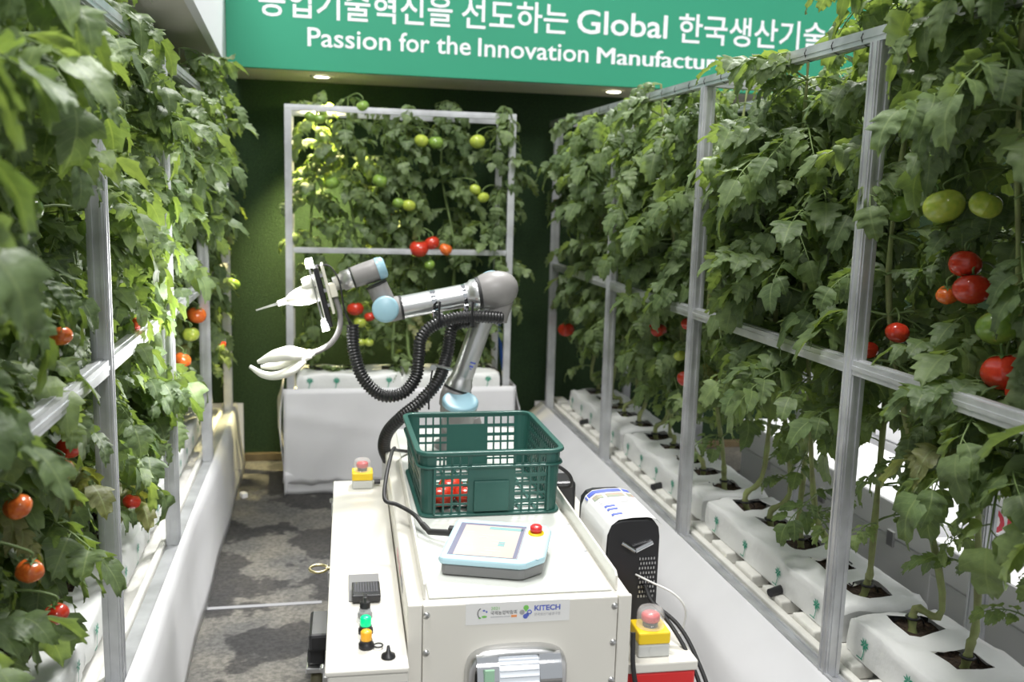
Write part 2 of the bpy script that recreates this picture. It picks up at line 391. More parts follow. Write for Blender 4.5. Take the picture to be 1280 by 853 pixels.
# ------------------------------------------------------------------ leaf library
VEIN = []
def leaflet(mb, base, direc, up, L, W, droop, seed, m=0):
    r = random.Random(seed); d = Vector(direc).normalized(); u = (Vector(up) - d * Vector(up).dot(d)).normalized(); sd = d.cross(u)
    vs_ = []; fold = r.uniform(.1, .5); tw = r.uniform(-.7, .7); ph = r.random(); wav = r.uniform(.015, .045); nt = r.choice((2, 3, 3, 4)); dep = r.uniform(.08, .32)
    ts = [(0, .3)]
    for k in range(nt):
        a, b = .05 + .83 * k / nt, .05 + .83 * (k + 1) / nt
        ts += [(a + (b - a) * .12, 1 - dep * (.9 if k else .2)), (a + (b - a) * .55, 1.0), (a + (b - a) * .92, 1.12)]
    ts += [(.90, .75), (1, 0)]; n = len(ts) - 1; base = Vector(base)
    for i, (t, lob) in enumerate(ts):
        c = base + d * (L * (t - .28 * droop * t * t)) - u * (L * droop * t * t * .8)
        wv = W * (math.sin(PI * min(1, (.06 + .94 * t) ** .62)) ** .8 if t < 1 else 0)
        a = tw * t
        s2 = sd * math.cos(a) + u * math.sin(a); u2 = u * math.cos(a) - sd * math.sin(a)
        for k in (-1, -.5, 0, .5, 1):
            ak = abs(k); ww = wv * ak * (lob if ak == 1 else (.5 + .5 * lob))
            h = fold * ww * (1.0 if ak < 1 else .45) + wav * L * math.sin(t * 11 + k * 4 + ph * 6) * ak
            fwd = (.10 * L * ak if lob > 1.05 else (-.05 * L * ak if lob < .8 else 0)) if 0 < t < 1 else 0
            vs_.append(c + s2 * (math.copysign(ww, k) if k else 0) + u2 * h + d * fwd * .6); VEIN.append((len(mb.v) + len(vs_) - 1, ak, t))
    fs = []
    for i in range(n):
        for j in range(4):
            a = i * 5 + j; fs.append((a, a + 1, a + 6, a + 5))
    mb.m = m; mb.add(vs_, fs, True)
def make_leaf(seed, L=.30, worn=False, pairs=3):
    r = random.Random(seed); mb = MB(); dr = r.uniform(.5, 1.3); VEIN.clear()
    def rp(t): return Vector((L * (t - .22 * dr * t * t), L * .06 * math.sin(t * 3 + seed), L * (.22 * t - dr * .55 * t * t)))
    mb.m = 1; mb.tube([rp(i / 6) for i in range(7)], [.0042 - .0026 * i / 6 for i in range(7)], 5, False)
    up = Vector((0, 0, 1))
    def lf(t, side, l, w_):
        p = rp(t); tg = (rp(min(1, t + .03)) - rp(t - .03)).normalized(); sd = up.cross(tg).normalized() * side
        a = R_(r.uniform(48, 75)); d = tg * math.cos(a) + sd * math.sin(a) + Vector((0, 0, r.uniform(-.35, .1)))
        st = p + d.normalized() * .018; mb.m = 1; mb.tube([p, st], .0016, 4, False)
        leaflet(mb, st, d, up + sd * r.uniform(-.3, .5), l, w_, r.uniform(.35, 1.2), r.random())
    ts = [.26, .46, .65, .84] if pairs == 3 else [.34, .58, .80]
    for k, t in enumerate(ts):
        for s in (-1, 1):
            l = L * r.uniform(.25, .35) * (1.08 if k in (1, 2) else .9); lf(t + r.uniform(-.03, .03), s, l, l * r.uniform(.31, .43))
    for t in (.36, .55, .75):
        if r.random() < .75: lf(t, r.choice((-1, 1)), L * .15, L * .05)
    p = rp(1); tg = (rp(1) - rp(.93)).normalized(); l = L * r.uniform(.34, .44)
    leaflet(mb, p, tg, up, l, l * r.uniform(.35, .45), r.uniform(.3, .8), r.random())
    me = mb.mesh('leaf', ['leaf_worn' if worn else 'leaf', 'stem'])
    vec = [(.5, .03, 0.)] * len(mb.v)
    for i_, k_, t_ in VEIN: vec[i_] = (k_, t_, 0.)
    at_ = me.attributes.new('vein', 'FLOAT_VECTOR', 'POINT'); at_.data.foreach_set('vector', [c for q in vec for c in q])
    return me
LEAVES = [make_leaf(i) for i in range(14)]
LEAVES_S = [make_leaf(40 + i, .20, pairs=2) for i in range(6)]
WORN = [make_leaf(80 + i, .28, True) for i in range(3)]

# tomato meshes
def tomato_mesh(name, m, lob=5, fl=.84):
    mb = MB()
    def fn(a, b):
        th = a * 2 * PI; ph = b * PI; rr = 1 + .035 * math.cos(lob * th) * math.sin(ph) ** .5
        dip = .16 * math.exp(-(ph / .35) ** 2) + .05 * math.exp(-((PI - ph) / .3) ** 2) * -1
        return (math.sin(ph) * math.cos(th) * rr * .5, math.sin(ph) * math.sin(th) * rr * .5, (math.cos(ph) * fl - dip) * .5)
    mb.grid(fn, 22, 12); return mb.mesh(name, m)
TOM = {k: tomato_mesh('tomato', 'tomato_' + k) for k in ('red', 'orange', 'green', 'lime')}
mb = MB()
for k in range(5):
    a = k * 2 * PI / 5; d = Vector((math.cos(a), math.sin(a), 0)); s2 = Vector((-d.y, d.x, 0))
    vs_ = [s2 * .035, s2 * -.035, d * .16 + s2 * .045 + Vector((0, 0, .03)), d * .16 - s2 * .045 + Vector((0, 0, .03)), d * .34 + Vector((0, 0, .0 + .05 * (k % 2)))]
    mb.add(vs_, [(0, 1, 3, 2), (2, 3, 4)], True)
mb.tube([(0, 0, -.02), (.01, 0, .12), (.05, .0, .28)], .03, 6)
CALYX = mb.mesh('calyx', 'calyx')
TOMLAB = {'red': 'ripe red tomato', 'orange': 'ripening orange tomato', 'green': 'unripe green tomato', 'lime': 'bright yellow-green unripe tomato'}

# ------------------------------------------------------------------ grow rows
def palm_print_mesh(flipx=1):
    mb = MB()     # in the local plane y (along) / z (up), facing -x
    for k in range(8):
        a = R_(15 + k * 360 / 8); d = Vector((0, math.cos(a), math.sin(a) * .9)); s2 = Vector((0, -d.z, d.y))
        mb.add([s2 * .0025, d * .011 + s2 * .0035, d * .021, d * .011 - s2 * .0035], [(0, 1, 2, 3)])
    pts = [Vector((0, -.001, -.003)), Vector((0, .001, -.018)), Vector((0, .004, -.034)), Vector((0, .010, -.046))]
    for a, b in zip(pts, pts[1:]): mb.add([a + Vector((0, -.0018, 0)), a + Vector((0, .0018, 0)), b + Vector((0, .0018, 0)), b + Vector((0, -.0018, 0))], [(0, 1, 2, 3)])
    mb.add([(0, .004, -.047), (0, .032, -.047), (0, .032, -.0435), (0, .004, -.0435)], [(0, 1, 2, 3)])
    return mb.mesh('palm_print', 'print_green')
PALM = palm_print_mesh()
def grow_bag(c0, c1, xf, xb, z0, z1, label, group, holes, along='y', face=-1, seed=0):
    # c0..c1 along the row, xf front side, xb rear side
    r = random.Random(seed); L = c1 - c0
    def W(a, x, z): return Vector((x, a, z)) if along == 'y' else Vector((a, x, z))
    bg = thing('grow_bag', W((c0 + c1) / 2, (xf + xb) / 2, z0), label, 'grow bag', group)
    hw = .052
    prof = [(xf, z0)] ; nS = 3
    P = []; dx = xb - xf
    for t in (0, .25, .5, .75, .93): P.append((xf - dx * .010 * math.sin(PI * t), z0 + (z1 - z0) * t))
    P += [(xf + dx * .012, z1 - .003), (xf + dx * .05, z1 + .001)]
    for t in (.13, .22, .30, .42, .55, .68, .78, .88): P.append((xf + dx * t, z1))
    P += [(xf + dx * .97, z1 - .004), (xb, z0 + (z1 - z0) * .9), (xb, z0)]
    I0 = P.index((xf + dx * .30, z1)); I1 = P.index((xf + dx * .68, z1))
    cuts = set()
    for h in holes: cuts |= {h - hw, h - hw * .4, h + hw * .4, h + hw}
    cs = sorted(cuts); ext = [c0, c0 + .005, c0 + .018, c0 + .04, c1 - .04, c1 - .018, c1 - .005, c1]
    for a, b in zip([c0 + .05] + cs, cs + [c1 - .05]):
        if b - a > .05: ext += [a + (b - a) * q for q in (.33, .67)]
    cs = sorted(set(cs + ext)); ph = r.random() * 9; jit = {}
    def pt(i, j):
        a = cs[j]; x, z = P[i]
        e = min((a - c0), (c1 - a)); k = 1 if e > .03 else (.80 if e < .001 else (.93 if e < .01 else .98))
        zz = z0 + (z - z0) * k; g = jit.setdefault((i, j), r.uniform(-1, 1))
        if 5 <= i <= 15: zz += .005 * math.sin(a * 19 + i * .9 + ph) + .0035 * g
        elif 0 < i < 5: x -= dx / abs(dx) * (.0015 * math.sin(a * 17 + i + ph) + .0014 * g)
        if any(abs(a - h) < hw * 1.01 for h in holes) and i in (I0, I1): zz += .005
        if e < .02: x += dx * (.02 if i < 8 else -.02)
        return W(a, x, zz)
    mb = MB(); n = len(P); vs_ = [pt(i, j) for j in range(len(cs)) for i in range(n)]; fs = []
    for j in range(len(cs) - 1):
        mid = (cs[j] + cs[j + 1]) / 2; hole = any(abs(mid - h) < hw for h in holes)
        for i in range(n - 1):
            if hole and I0 <= i < I1: continue
            a = j * n + i; fs.append((a, a + 1, a + n + 1, a + n))
    mb.add(vs_, fs, True); mb.add([pt(i, 0) for i in range(n)], [tuple(range(n))]); mb.add([pt(i, len(cs) - 1) for i in range(n)], [tuple(range(n - 1, -1, -1))])
    mb.build('sleeve', 'bag_white', bg)
    xa, xc = P[I0][0], P[I1][0]
    MB().b2(*[W(c, x, z) for c, x, z in ((c1 - .004, min(xf, xb) + .03, z0 + .03), (c1 + .012, max(xf, xb) - .03, z1 - .018))]).build('inner_film', 'black_plastic', bg, bevel=.004)
    for h in holes:
        sb = MB(); rr = random.Random(int(h * 991))
        hgt = {}
        def fn(a, b):
            k = (round(a * 8), round(b * 8))
            if k not in hgt: hgt[k] = rr.uniform(-.006, .006)
            return W(h - hw * 1.3 + a * 2.6 * hw, xa - (xc - xa) * .18 + (xc - xa) * 1.36 * b, z1 - .016 + hgt[k])
        sb.grid(fn, 8, 8, False); sb.build('soil', 'soil', bg)
    k = int(L / (.19 if along == 'y' else .13))
    for i in range(k):
        a = c0 + L * (i + .5) / k; zz = z0 + (z1 - z0) * (.56 if along == 'y' else .74)
        inst('palm_print', PALM, bg, W(a, xf + face * .0062, zz), (0, 0, 0) if along == 'y' and face < 0 else ((0, 0, PI) if along == 'y' else (0, 0, PI / 2)))
    return bg
def profile_post(mb, x, y, z0, z1, s=.04):                   # C-channel post with lips, seen as ribbed galvanised steel
    h = s / 2; t = .007
    mb.b2((x - h, y - h, z0), (x + h, y + h, z1))
    for sx in (-1, 1):
        for sy in (-1, 1):
            mb.box((x + sx * (h + .0015), y + sy * h * .55, (z0 + z1) / 2), (.003, t, z1 - z0)); mb.box((x + sx * h * .55, y + sy * (h + .0015), (z0 + z1) / 2), (t, .003, z1 - z0))
def bar(mb, a, b, s=.035):
    a, b = Vector(a), Vector(b); d = (b - a); rot = d.to_track_quat('Y', 'Z').to_matrix()
    mb.box((a + b) / 2, (s, d.length, s), rot); mb.box((a + b) / 2, (s * 1.14, d.length, s * .28), rot); mb.box((a + b) / 2, (s * .28, d.length, s * 1.14), rot)

FRUIT = []
def hides_fruit(a, az, L):
    dr = Vector((math.cos(az), math.sin(az), 0))
    for f in FRUIT:
        ln = (CAMP - f); ln.z *= .6; ln.normalize()       # the fruit's open side, towards the aisle
        for t, dz in ((.35, .0), (.6, -.03), (.85, -.08), (1.1, -.16)):
            q = a + dr * (L * t) + Vector((0, 0, dz * L / .3)) - f; k = q.dot(ln)
            if -.02 < k < .6 and (q - ln * k).length < .055: return True
    return False
def plant(base, top, label, group, nleaf, zmin, seed, bias, lsize=1.0, spread=1.0, toms=(), wood=False, posts=(), px=None):
    r = random.Random(seed); base = Vector(base); top = Vector(top)
    p = thing('tomato_plant', base, label, 'plant', group)
    k1 = base + Vector((r.uniform(-.05, .05), r.uniform(-.08, .08), r.uniform(.12, .18)))
    mid = base.lerp(top, .45) + Vector((r.uniform(-.05, .05), r.uniform(-.06, .06), 0))
    m2 = base.lerp(top, .75) + Vector((r.uniform(-.05, .05), r.uniform(-.05, .05), 0))
    path = smooth_path([base - Vector((0, 0, .02)), base + Vector((r.uniform(-.02, .02), r.uniform(-.03, .03), .06)), k1, mid, m2, top], 6); n = len(path)
    mb = MB(); mb.tube(path, [.0125 - .008 * (i / (n - 1)) + .0018 * math.sin(i * 2.1) for i in range(n)], 7); mb.build('stem', 'stem_woody' if wood else 'stem', p)
    zs = []
    for i in range(nleaf):
        f = (i + r.random()) / nleaf; z = zmin + (top.z - zmin) * f ** .9
        j = min(range(n), key=lambda q: abs(path[q].z - z)); a = path[j]
        az = i * 2.399 + r.uniform(-.5, .5)
        if r.random() < .55: az = (0 if bias > 0 else PI) + r.uniform(-1.0, 1.0)
        if bias == 2: az = -PI / 2 + r.uniform(-1.2, 1.2) if r.random() < .6 else az
        sc = lsize * r.uniform(.72, 1.15) * (.75 if f > .93 else 1)
        for _ in range(6):
            tip = a + Vector((math.cos(az), math.sin(az), 0)) * .27 * sc * spread
            bad = tip.y > 5.30 or hides_fruit(a, az, .30 * sc * spread) or (px is not None and any(abs(tip.y - y) < .12 or abs(a.y - y) < .07 for y in posts) and ((bias < 0 and tip.x < px + .01) or (bias == 1 and tip.x > px - .01)) and r.random() < (.88 if bias < 0 else .42))
            if not bad: break
            az += PI * r.uniform(.55, 1.1)
        if a.y + math.sin(az) * .27 * sc > 5.30: az = -PI / 2 + r.uniform(-1, 1)
        q = r.random()
        lm = r.choice(LEAVES) if q < .80 else (r.choice(LEAVES_S) if q < .96 or z > 1.1 else r.choice(WORN))
        inst('leaf', lm, p, a, (r.uniform(-.35, .35), r.uniform(-.35, .45), az), (sc * spread, sc * spread, sc))
    for i in range(5):
        z = r.uniform(.62, zmin); j = min(range(n), key=lambda q: abs(path[q].z - z)); sc = r.uniform(.5, .95)
        inst('leaf', r.choice(LEAVES_S), p, path[j], (r.uniform(-.4, .4), r.uniform(-.5, .3), r.uniform(0, 2 * PI) if path[j].y < 5.1 else r.uniform(-PI, 0)), sc)
    for (pos, dia, kind) in toms:
        t = inst('tomato', TOM[kind], p, pos, (r.uniform(-.4, .4), r.uniform(-.4, .4), r.random() * 6), dia); t['label'] = TOMLAB[kind]
        c = bpy.data.objects.new('calyx', CALYX); col.objects.link(c); c.parent = t; c.location = (0, 0, .37)
        j = min(range(n), key=lambda q: abs(path[q].z - pos.z - .06)); tp = pos + Vector((0, 0, dia * .38))
        MB().tube(smooth_path([path[j], path[j].lerp(tp, .6) + Vector((0, 0, .03)), tp + Vector((0, 0, .02)), tp], 4), .0028, 5).build('truss_stalk', 'stem', p)
    # black clip holding the stem near its foot
    c = path[4]; MB().tube([c + Vector((.016 * math.cos(a), .016 * math.sin(a), 0)) for a in [i * PI / 4 for i in range(9)]], .004, 5).build('stem_clip', 'black_plastic', p)
    MB().tube(smooth_path([c + Vector((.016, 0, 0)), c + Vector((.05, .02, -.03)), c + Vector((.06, .03, -.10)), base + Vector((.03, .03, -.01))], 4), .0022, 5).build('drip_tube', 'black_rubber', p)
    return p

# tomatoes seen on the vines: (u, v, apparent diameter px, kind, X of the foliage face)
TL = [(90, 30, 46, 'green'), (86, 560, 30, 'red'), (77, 588, 24, 'orange'), (22, 634, 32, 'orange'), (37, 714, 28, 'orange'), (70, 768, 24, 'red'), (165, 627, 22, 'red'),
      (246, 394, 24, 'orange'), (238, 418, 22, 'lime'), (205, 447, 24, 'orange'), (228, 450, 22, 'orange'), (275, 431, 15, 'red'), (278, 305, 17, 'red'), (291, 355, 18, 'green'),
      (150, 160, 22, 'green'), (36, 262, 36, 'green'), (111, 285, 24, 'green'), (165, 405, 20, 'red'), (75, 420, 22, 'orange')]
TR = [(708, 412, 21, 'red'), (756, 428, 17, 'red'), (809, 402, 20, 'red'), (823, 413, 20, 'red'), (861, 404, 20, 'red'), (858, 474, 24, 'red'), (824, 433, 17, 'green'), (850, 445, 14, 'lime'),
      (1248, 410, 52, 'green'), (1180, 258, 50, 'lime'), (1232, 256, 40, 'lime'), (1122, 261, 38, 'green'), (1168, 200, 36, 'green'), (1184, 369, 26, 'orange'), (1215, 362, 46, 'red'),
      (1256, 465, 64, 'red'), (1278, 492, 40, 'red'), (1122, 416, 30, 'red'), (1085, 438, 26, 'red'), (1010, 130, 28, 'green'), (889, 136, 20, 'green'), (1206, 330, 40, 'red'), (946, 390, 20, 'green'), (735, 288, 18, 'green')]
def tomato_world(u, v, px, x):
    p = atx(u, v, x)
    if p.y > 5.15 or p.y < 0: p = at(u, v, 5.1)
    d = (RW.transposed() @ (p - CAMP)).z; return p, max(.05, min(.095, px * d / FPX))
def distribute(lst, bases, x):
    out = {i: [] for i in range(len(bases))}
    for u, v, px, k in lst:
        p, dia = tomato_world(u, v, px, x); i = min(range(len(bases)), key=lambda q: abs(bases[q].y - p.y)); out[i].append((p, dia, k))
    return out

for q in TR: FRUIT.append(tomato_world(q[0], q[1], q[2], 1.42)[0])
for q in TL: FRUIT.append(tomato_world(q[0], q[1], q[2], -.53)[0])
# ---- row beside the white cases
RY = [1.08, 2.12, 3.165, 4.17, 5.28]
tr = thing('growing_trough', (1.55, 3.3, 0), 'long white-sheeted growing trough beside the white equipment cases', 'trough')
def skirtR(a, b):
    y = 1.0 + a * 4.4
    prof = [(1.315, .36), (1.285, .335), (1.245, .30), (1.20, .25), (1.185, .21), (1.165, .12), (1.13, .04), (1.12, .003)]
    i = min(6, int(b * 7)); t = b * 7 - i; x = prof[i][0] * (1 - t) + prof[i + 1][0] * t; z = prof[i][1] * (1 - t) + prof[i + 1][1] * t
    x += .010 * math.sin(y * 4.1 + 1) * b + .006 * math.sin(y * 9 + b * 4) * min(1, b * 2)
    return (x, y, z)
MB().grid(skirtR, 60, 14).build('skirt', 'white_sheet', tr, thick=.003)
mb = MB(); mb.b2((1.31, 1.0, .315), (1.352, 5.4, .35)); mb.b2((1.308, 1.0, .35), (1.318, 5.4, .362)); mb.b2((1.344, 1.0, .35), (1.352, 5.4, .358)); mb.build('base_rail', 'galvanised', tr)
mb = MB(); mb.b2((1.36, 1.0, .30), (1.80, 5.4, .335)); mb.b2((1.36, 1.0, .335), (1.385, 5.4, .365)); mb.b2((1.76, 1.0, .335), (1.80, 5.4, .365)); mb.build('gutter', 'foam', tr, bevel=.005)
for i in range(22):
    y = 1.1 + i * .2; MB().b2((1.387, y, .336), (1.455, y + .13, .378)).build('foam_block', 'foam', tr, bevel=.006)
for y in (1.35, 2.55, 3.62, 4.75): MB().tube([(1.375, y, .385), (1.44, y + .02, .392)], .014, 10).build('drain_pipe', 'black_plastic', tr)
mb = MB()
for y in RY:
    for x in (1.42, 1.74): mb.b2((x - .02, y - .02, 0), (x + .02, y + .02, .30))
mb.build('support', 'galvanised', tr)
MB().b2((1.27, 5.4, .0), (1.80, 5.403, .36)).build('end_sheet', 'white_sheet', tr)
fr = thing('trellis_frame', (1.58, 3.3, .35), 'galvanised steel trellis frame standing in the trough by the white cases', 'trellis')
for y in RY:
    for x, dy in ((1.33, 0), (1.83, .08)):
        mb = MB(); profile_post(mb, x, y + dy, .351 if x < 1.5 else .0, 1.985); mb.build('post', 'galvanised', fr)
for x in (1.33, 1.83):
    mb = MB(); bar(mb, (x, .9, 2.003), (x, 5.42, 2.003), .034); mb.build('top_rail', 'galvanised', fr)
for a, b in zip(RY, RY[1:]):
    mb = MB(); bar(mb, (1.33, a + .02, 1.19), (1.33, b - .02, 1.19), .036); mb.build('middle_rail', 'galvanised', fr)
    mb = MB(); bar(mb, (1.83, a + .10, 1.19), (1.83, b + .06, 1.19), .036); mb.build('middle_rail', 'galvanised', fr)
for y in RY:
    mb = MB(); bar(mb, (1.348, y, 2.0), (1.812, y + .04, 2.0), .03); mb.build('cross_bar', 'galvanised', fr)
mb = MB()
for i in range(30):
    y = 1.2 + i * .14; mb.tube([(1.33 + .021 * math.cos(a), y, 2.003 + .021 * math.sin(a)) for a in [q * PI / 4 for q in range(9)]], .0016, 4)
o = mb.build('wire_tie', 'black_rubber', fr); o['kind'] = 'stuff'
holesR = []
nb = 4
for i in range(4):
    c0, c1 = [(4.21, 5.17), (3.21, 4.17), (2.225, 3.175), (1.235, 2.19)][i]
    hs = [c0 + .10 + k * (c1 - c0 - .2) / 4 for k in range(5)]; holesR += hs
    grow_bag(c0, c1, 1.42, 1.70, .38, .485, 'white palm-printed grow bag, %s from the turf wall, in the trough by the cases' % ORD[i + 1], 'grow bags beside the cases', hs, seed=i)
holesR.sort(reverse=True)
bases = [Vector((1.56 + rnd.uniform(-.015, .015), y, .47)) for y in holesR]
tomR = distribute(TR, bases, 1.42)
for i, b in enumerate(bases):
    x = 1.385 if i % 2 else 1.66
    plant(b, (x + rnd.uniform(-.04, .04), b.y + rnd.uniform(-.1, .1), rnd.uniform(2.2, 2.36) if b.y < 2.45 else rnd.uniform(1.98, 2.09)),
          'leafy tomato vine, %s from the turf wall, in the row by the white cases' % ORD[i + 1], 'tomato vines by the cases', 90 if b.y < 2.4 else 64, 1.0 if b.y < 2.1 else (1.02 if b.y < 3.3 else .86), 100 + i, -1, .88, toms=tomR[i], wood=True, posts=RY, px=1.33)

# ---- row facing the gripper
LY = [1.30, 2.35, 3.31, 4.35, 5.36]
tl = thing('growing_trough', (-.72, 3.3, 0), 'long white-sheeted growing trough under the vines facing the gripper', 'trough')
def skirtL(a, b):
    y = .9 + a * 4.58
    prof = [(-.485, .365), (-.465, .345), (-.455, .27), (-.45, .18), (-.44, .09), (-.432, .003)]
    i = min(4, int(b * 5)); t = b * 5 - i; x = prof[i][0] * (1 - t) + prof[i + 1][0] * t; z = prof[i][1] * (1 - t) + prof[i + 1][1] * t
    x += .014 * math.sin(y * 3.1) * b * (1 - b) * 3 + .004 * math.sin(y * 8 + b * 4) * b
    return (x, y, z)
MB().grid(skirtL, 60, 10).build('skirt', 'white_sheet', tl, thick=.003)
mb = MB(); mb.b2((-.53, .9, .32), (-.488, 5.48, .35)); mb.build('base_rail', 'galvanised', tl)
mb = MB(); mb.b2((-.98, .9, .30), (-.535, 5.48, .335)); mb.b2((-.555, .9, .335), (-.535, 5.48, .365)); mb.build('gutter', 'foam', tl, bevel=.005)
mb = MB()
for y in LY:
    for x in (-.58, -.93): mb.b2((x - .02, y - .02, 0), (x + .02, y + .02, .30))
mb.build('support', 'galvanised', tl)
MB().b2((-.98, 5.48, .0), (-.44, 5.484, .36)).build('end_sheet', 'white_sheet', tl)
fl = thing('trellis_frame', (-.75, 3.3, .35), 'galvanised steel trellis frame among the vines facing the gripper', 'trellis')
for y in LY:
    for x in (-.51, -1.0):
        mb = MB(); profile_post(mb, x, y, .351 if x > -.6 else 0, 1.985); mb.build('post', 'galvanised', fl)
for x in (-.51, -1.0):
    mb = MB(); bar(mb, (x, .95, 2.003), (x, 5.45, 2.003), .034); mb.build('top_rail', 'galvanised', fl)
    for a, b in zip(LY, LY[1:]):
        mb = MB(); bar(mb, (x, a + .022, 1.165), (x, b - .022, 1.165), .036); mb.build('middle_rail', 'galvanised', fl)
for y in LY:
    mb = MB(); bar(mb, (-.528, y, 2.0), (-.982, y, 2.0), .03); mb.build('cross_bar', 'galvanised', fl)
holesL = []
for i in range(4):
    c0, c1 = [(4.30, 5.26), (3.34, 4.295), (2.38, 3.335), (1.42, 2.375)][i]
    hs = [c0 + .10 + k * (c1 - c0 - .2) / 4 for k in range(5)]; holesL += hs
    grow_bag(c0, c1, -.585, -.87, .38, .485, 'white palm-printed grow bag, %s from the turf wall, in the trough facing the gripper' % ORD[i + 1], 'grow bags facing the gripper', hs, face=1, seed=10 + i)
holesL.sort(reverse=True); holesL += [1.22, 1.05]
bases = [Vector((-.72 + rnd.uniform(-.015, .015), y, .47)) for y in holesL]
tomL = distribute(TL, bases, -.53)
for i, b in enumerate(bases):
    x = -.60 if i % 2 else -.84
    plant(b, (x + rnd.uniform(-.04, .04), b.y + rnd.uniform(-.1, .1), rnd.uniform(2.02, 2.2)),
          'leafy tomato vine, %s from the turf wall, in the row facing the gripper' % ORD[i + 1], 'tomato vines facing the gripper', 60, .74, 300 + i, 1, .90, toms=tomL[i], posts=LY[1:], px=-.51)

# ---- short row in front of the turf wall
tb = thing('growing_trough', (.42, 5.0, 0), 'short trough wrapped in white sheet before the turf wall, behind the robot arm', 'trough')
def skirtB(p0, p1, out, zt, zb_, inset=0, ragged=0):
    p0, p1 = Vector(p0), Vector(p1); d = (p1 - p0).normalized(); nr = Vector((d.y, -d.x)); L = (p1 - p0).length
    def fn(a, b):
        s = a * L; wv = (.012 * math.sin(s * 7 + b * 3 + L) + .006 * math.sin(s * 21 + b * 6)) * b + out * math.sin(PI * min(1, b * 1.2)) - inset
        wv += .010 * math.exp(-((b - .25 - .5 * a) / .06) ** 2) * (1 - a) ** 2
        zb2 = zb_ + ragged * (math.sin(s * 31) + .6 * math.sin(s * 73 + 1)) * b
        p = p0 + d * s + nr * wv * (1 if a not in (0, 1) else .6); return (p.x, p.y, zt + (zb2 - zt) * b)
    return fn
mb = MB(); sk = MB(); C4 = [(-.20, 5.30), (-.19, 4.85), (1.03, 4.85), (1.04, 5.30)]
for k, (a, b) in enumerate(zip(C4, C4[1:])):
    o_ = .008 if k == 1 else .03; nn = 60 if k == 1 else 14
    mb.grid(skirtB(a, b, o_, .572, .06, 0, .006), nn, 16); sk.grid(skirtB(a, b, 0, .13, .002, .012), nn, 6)
mb.build('skirt', 'white_sheet', tb, thick=.002); sk.build('under_sheet', 'white_sheet', tb, thick=.002)
MB().b2((-.17, 4.88, .40), (1.01, 5.28, .50)).build('gutter', 'foam', tb, bevel=.005)
fb = thing('trellis_frame', (.42, 5.05, .5), 'galvanised trellis frame of the short row before the turf wall', 'trellis')
for x in (-.155, .985):
    for y in (4.895, 5.255):
        mb = MB(); profile_post(mb, x, y, .50, 1.978, .029); mb.build('post', 'galvanised', fb)
for y in (4.895, 5.255):
    mb = MB(); bar(mb, (-.172, y, 1.992), (1.002, y, 1.992), .027); mb.build('top_rail', 'galvanised', fb)
mb = MB(); bar(mb, (-.135, 4.895, 1.285), (.965, 4.895, 1.285), .025); mb.build('middle_rail', 'galvanised', fb)
mb = MB(); bar(mb, (.985, 4.915, 1.285), (.985, 5.235, 1.285), .03); mb.build('middle_rail', 'galvanised', fb)
hb = [-.04, .17, .38]
hb2 = [.50, .70, .90]
grow_bag(-.125, .425, 4.925, 5.20, .502, .635, 'white palm-printed grow bag in the wall trough under the gripper', 'grow bags before the turf wall', hb, along='x', seed=21)
grow_bag(.43, .958, 4.925, 5.20, .502, .635, 'white palm-printed grow bag in the wall trough behind the upper arm', 'grow bags before the turf wall', hb2, along='x', seed=22)
TB = [(524, 311, 25, 'red'), (540, 304, 20, 'red'), (557, 312, 18, 'orange'), (537, 331, 14, 'green'), (527, 176, 18, 'lime'), (545, 178, 19, 'green'), (597, 177, 20, 'lime'), (388, 146, 15, 'green'), (400, 149, 14, 'green'),
      (453, 133, 17, 'green'), (415, 229, 18, 'green'), (475, 226, 19, 'green'), (498, 254, 15, 'green'), (511, 257, 17, 'lime'), (594, 237, 15, 'lime'), (604, 247, 15, 'lime'), (444, 386, 21, 'red'), (462, 396, 14, 'red'),
      (450, 403, 16, 'lime'), (451, 428, 12, 'lime'), (461, 428, 12, 'lime')]
bb = [Vector((x, 5.06 + rnd.uniform(-.01, .01), .62)) for x in hb + hb2]
tomB = {i: [] for i in range(6)}; FRUIT.clear(); FRUIT += [at(q[0], q[1], 4.90) for q in TB]
for u, v, px, k in TB:
    p = at(u, v, 4.90); d = (RW.transposed() @ (p - CAMP)).z; tomB[min(range(6), key=lambda q: abs(bb[q].x - p.x))].append((p, px * d / FPX, k))
for i, b in enumerate(bb):
    plant(b, (b.x + rnd.uniform(-.05, .05), 5.06 + (-.08 if i % 2 else .08), rnd.uniform(2.0, 2.12)),
          'tomato vine before the turf wall, %s from the downlit end of its row' % ORD[i + 1], 'tomato vines before the turf wall', 48, .92, 500 + i, 2, .68, toms=tomB[i])

# ------------------------------------------------------------------ robot cart
CW = thing('robot_cart', (.44, 1.97, 0), 'off-white steel robot cart with control panel and chrome front lamp', 'cart', rz=R_(-1.6))
F = 1.94
MB().b2((.186, F + .012, .12), (.70, 3.50, .694)).build('body', 'cart_white', CW, bevel=.006)
MB().b2((.22, F, .12), (.667, F + .0115, .694)).build('front_panel', 'cart_white', CW, bevel=.003)
for a, b in ((.186, .2185), (.6685, .70)): MB().b2((a, F, .12), (b, F + .0115, .696)).build('front_edge', 'cart_white', CW, bevel=.003)
MB().b2((.235, F + .03, .695), (.66, 3.48, .700)).build('deck', 'cart_deck', CW, bevel=.002)
def flange(x):
    mb = MB(); y0, y1, h = F + .03, 2.95, .045
    poly = [(y0, .695), (y0, .695 + h * .8), (y0 + .012, .695 + h), (y1, .695 + h), (y1, .695)]
    mb.prism(poly, (x, 0, 0), (0, 1, 0), (0, 0, 1), .006); return mb.build('flange', 'cart_white', CW, bevel=.0015)
flange(.222); flange(.667)
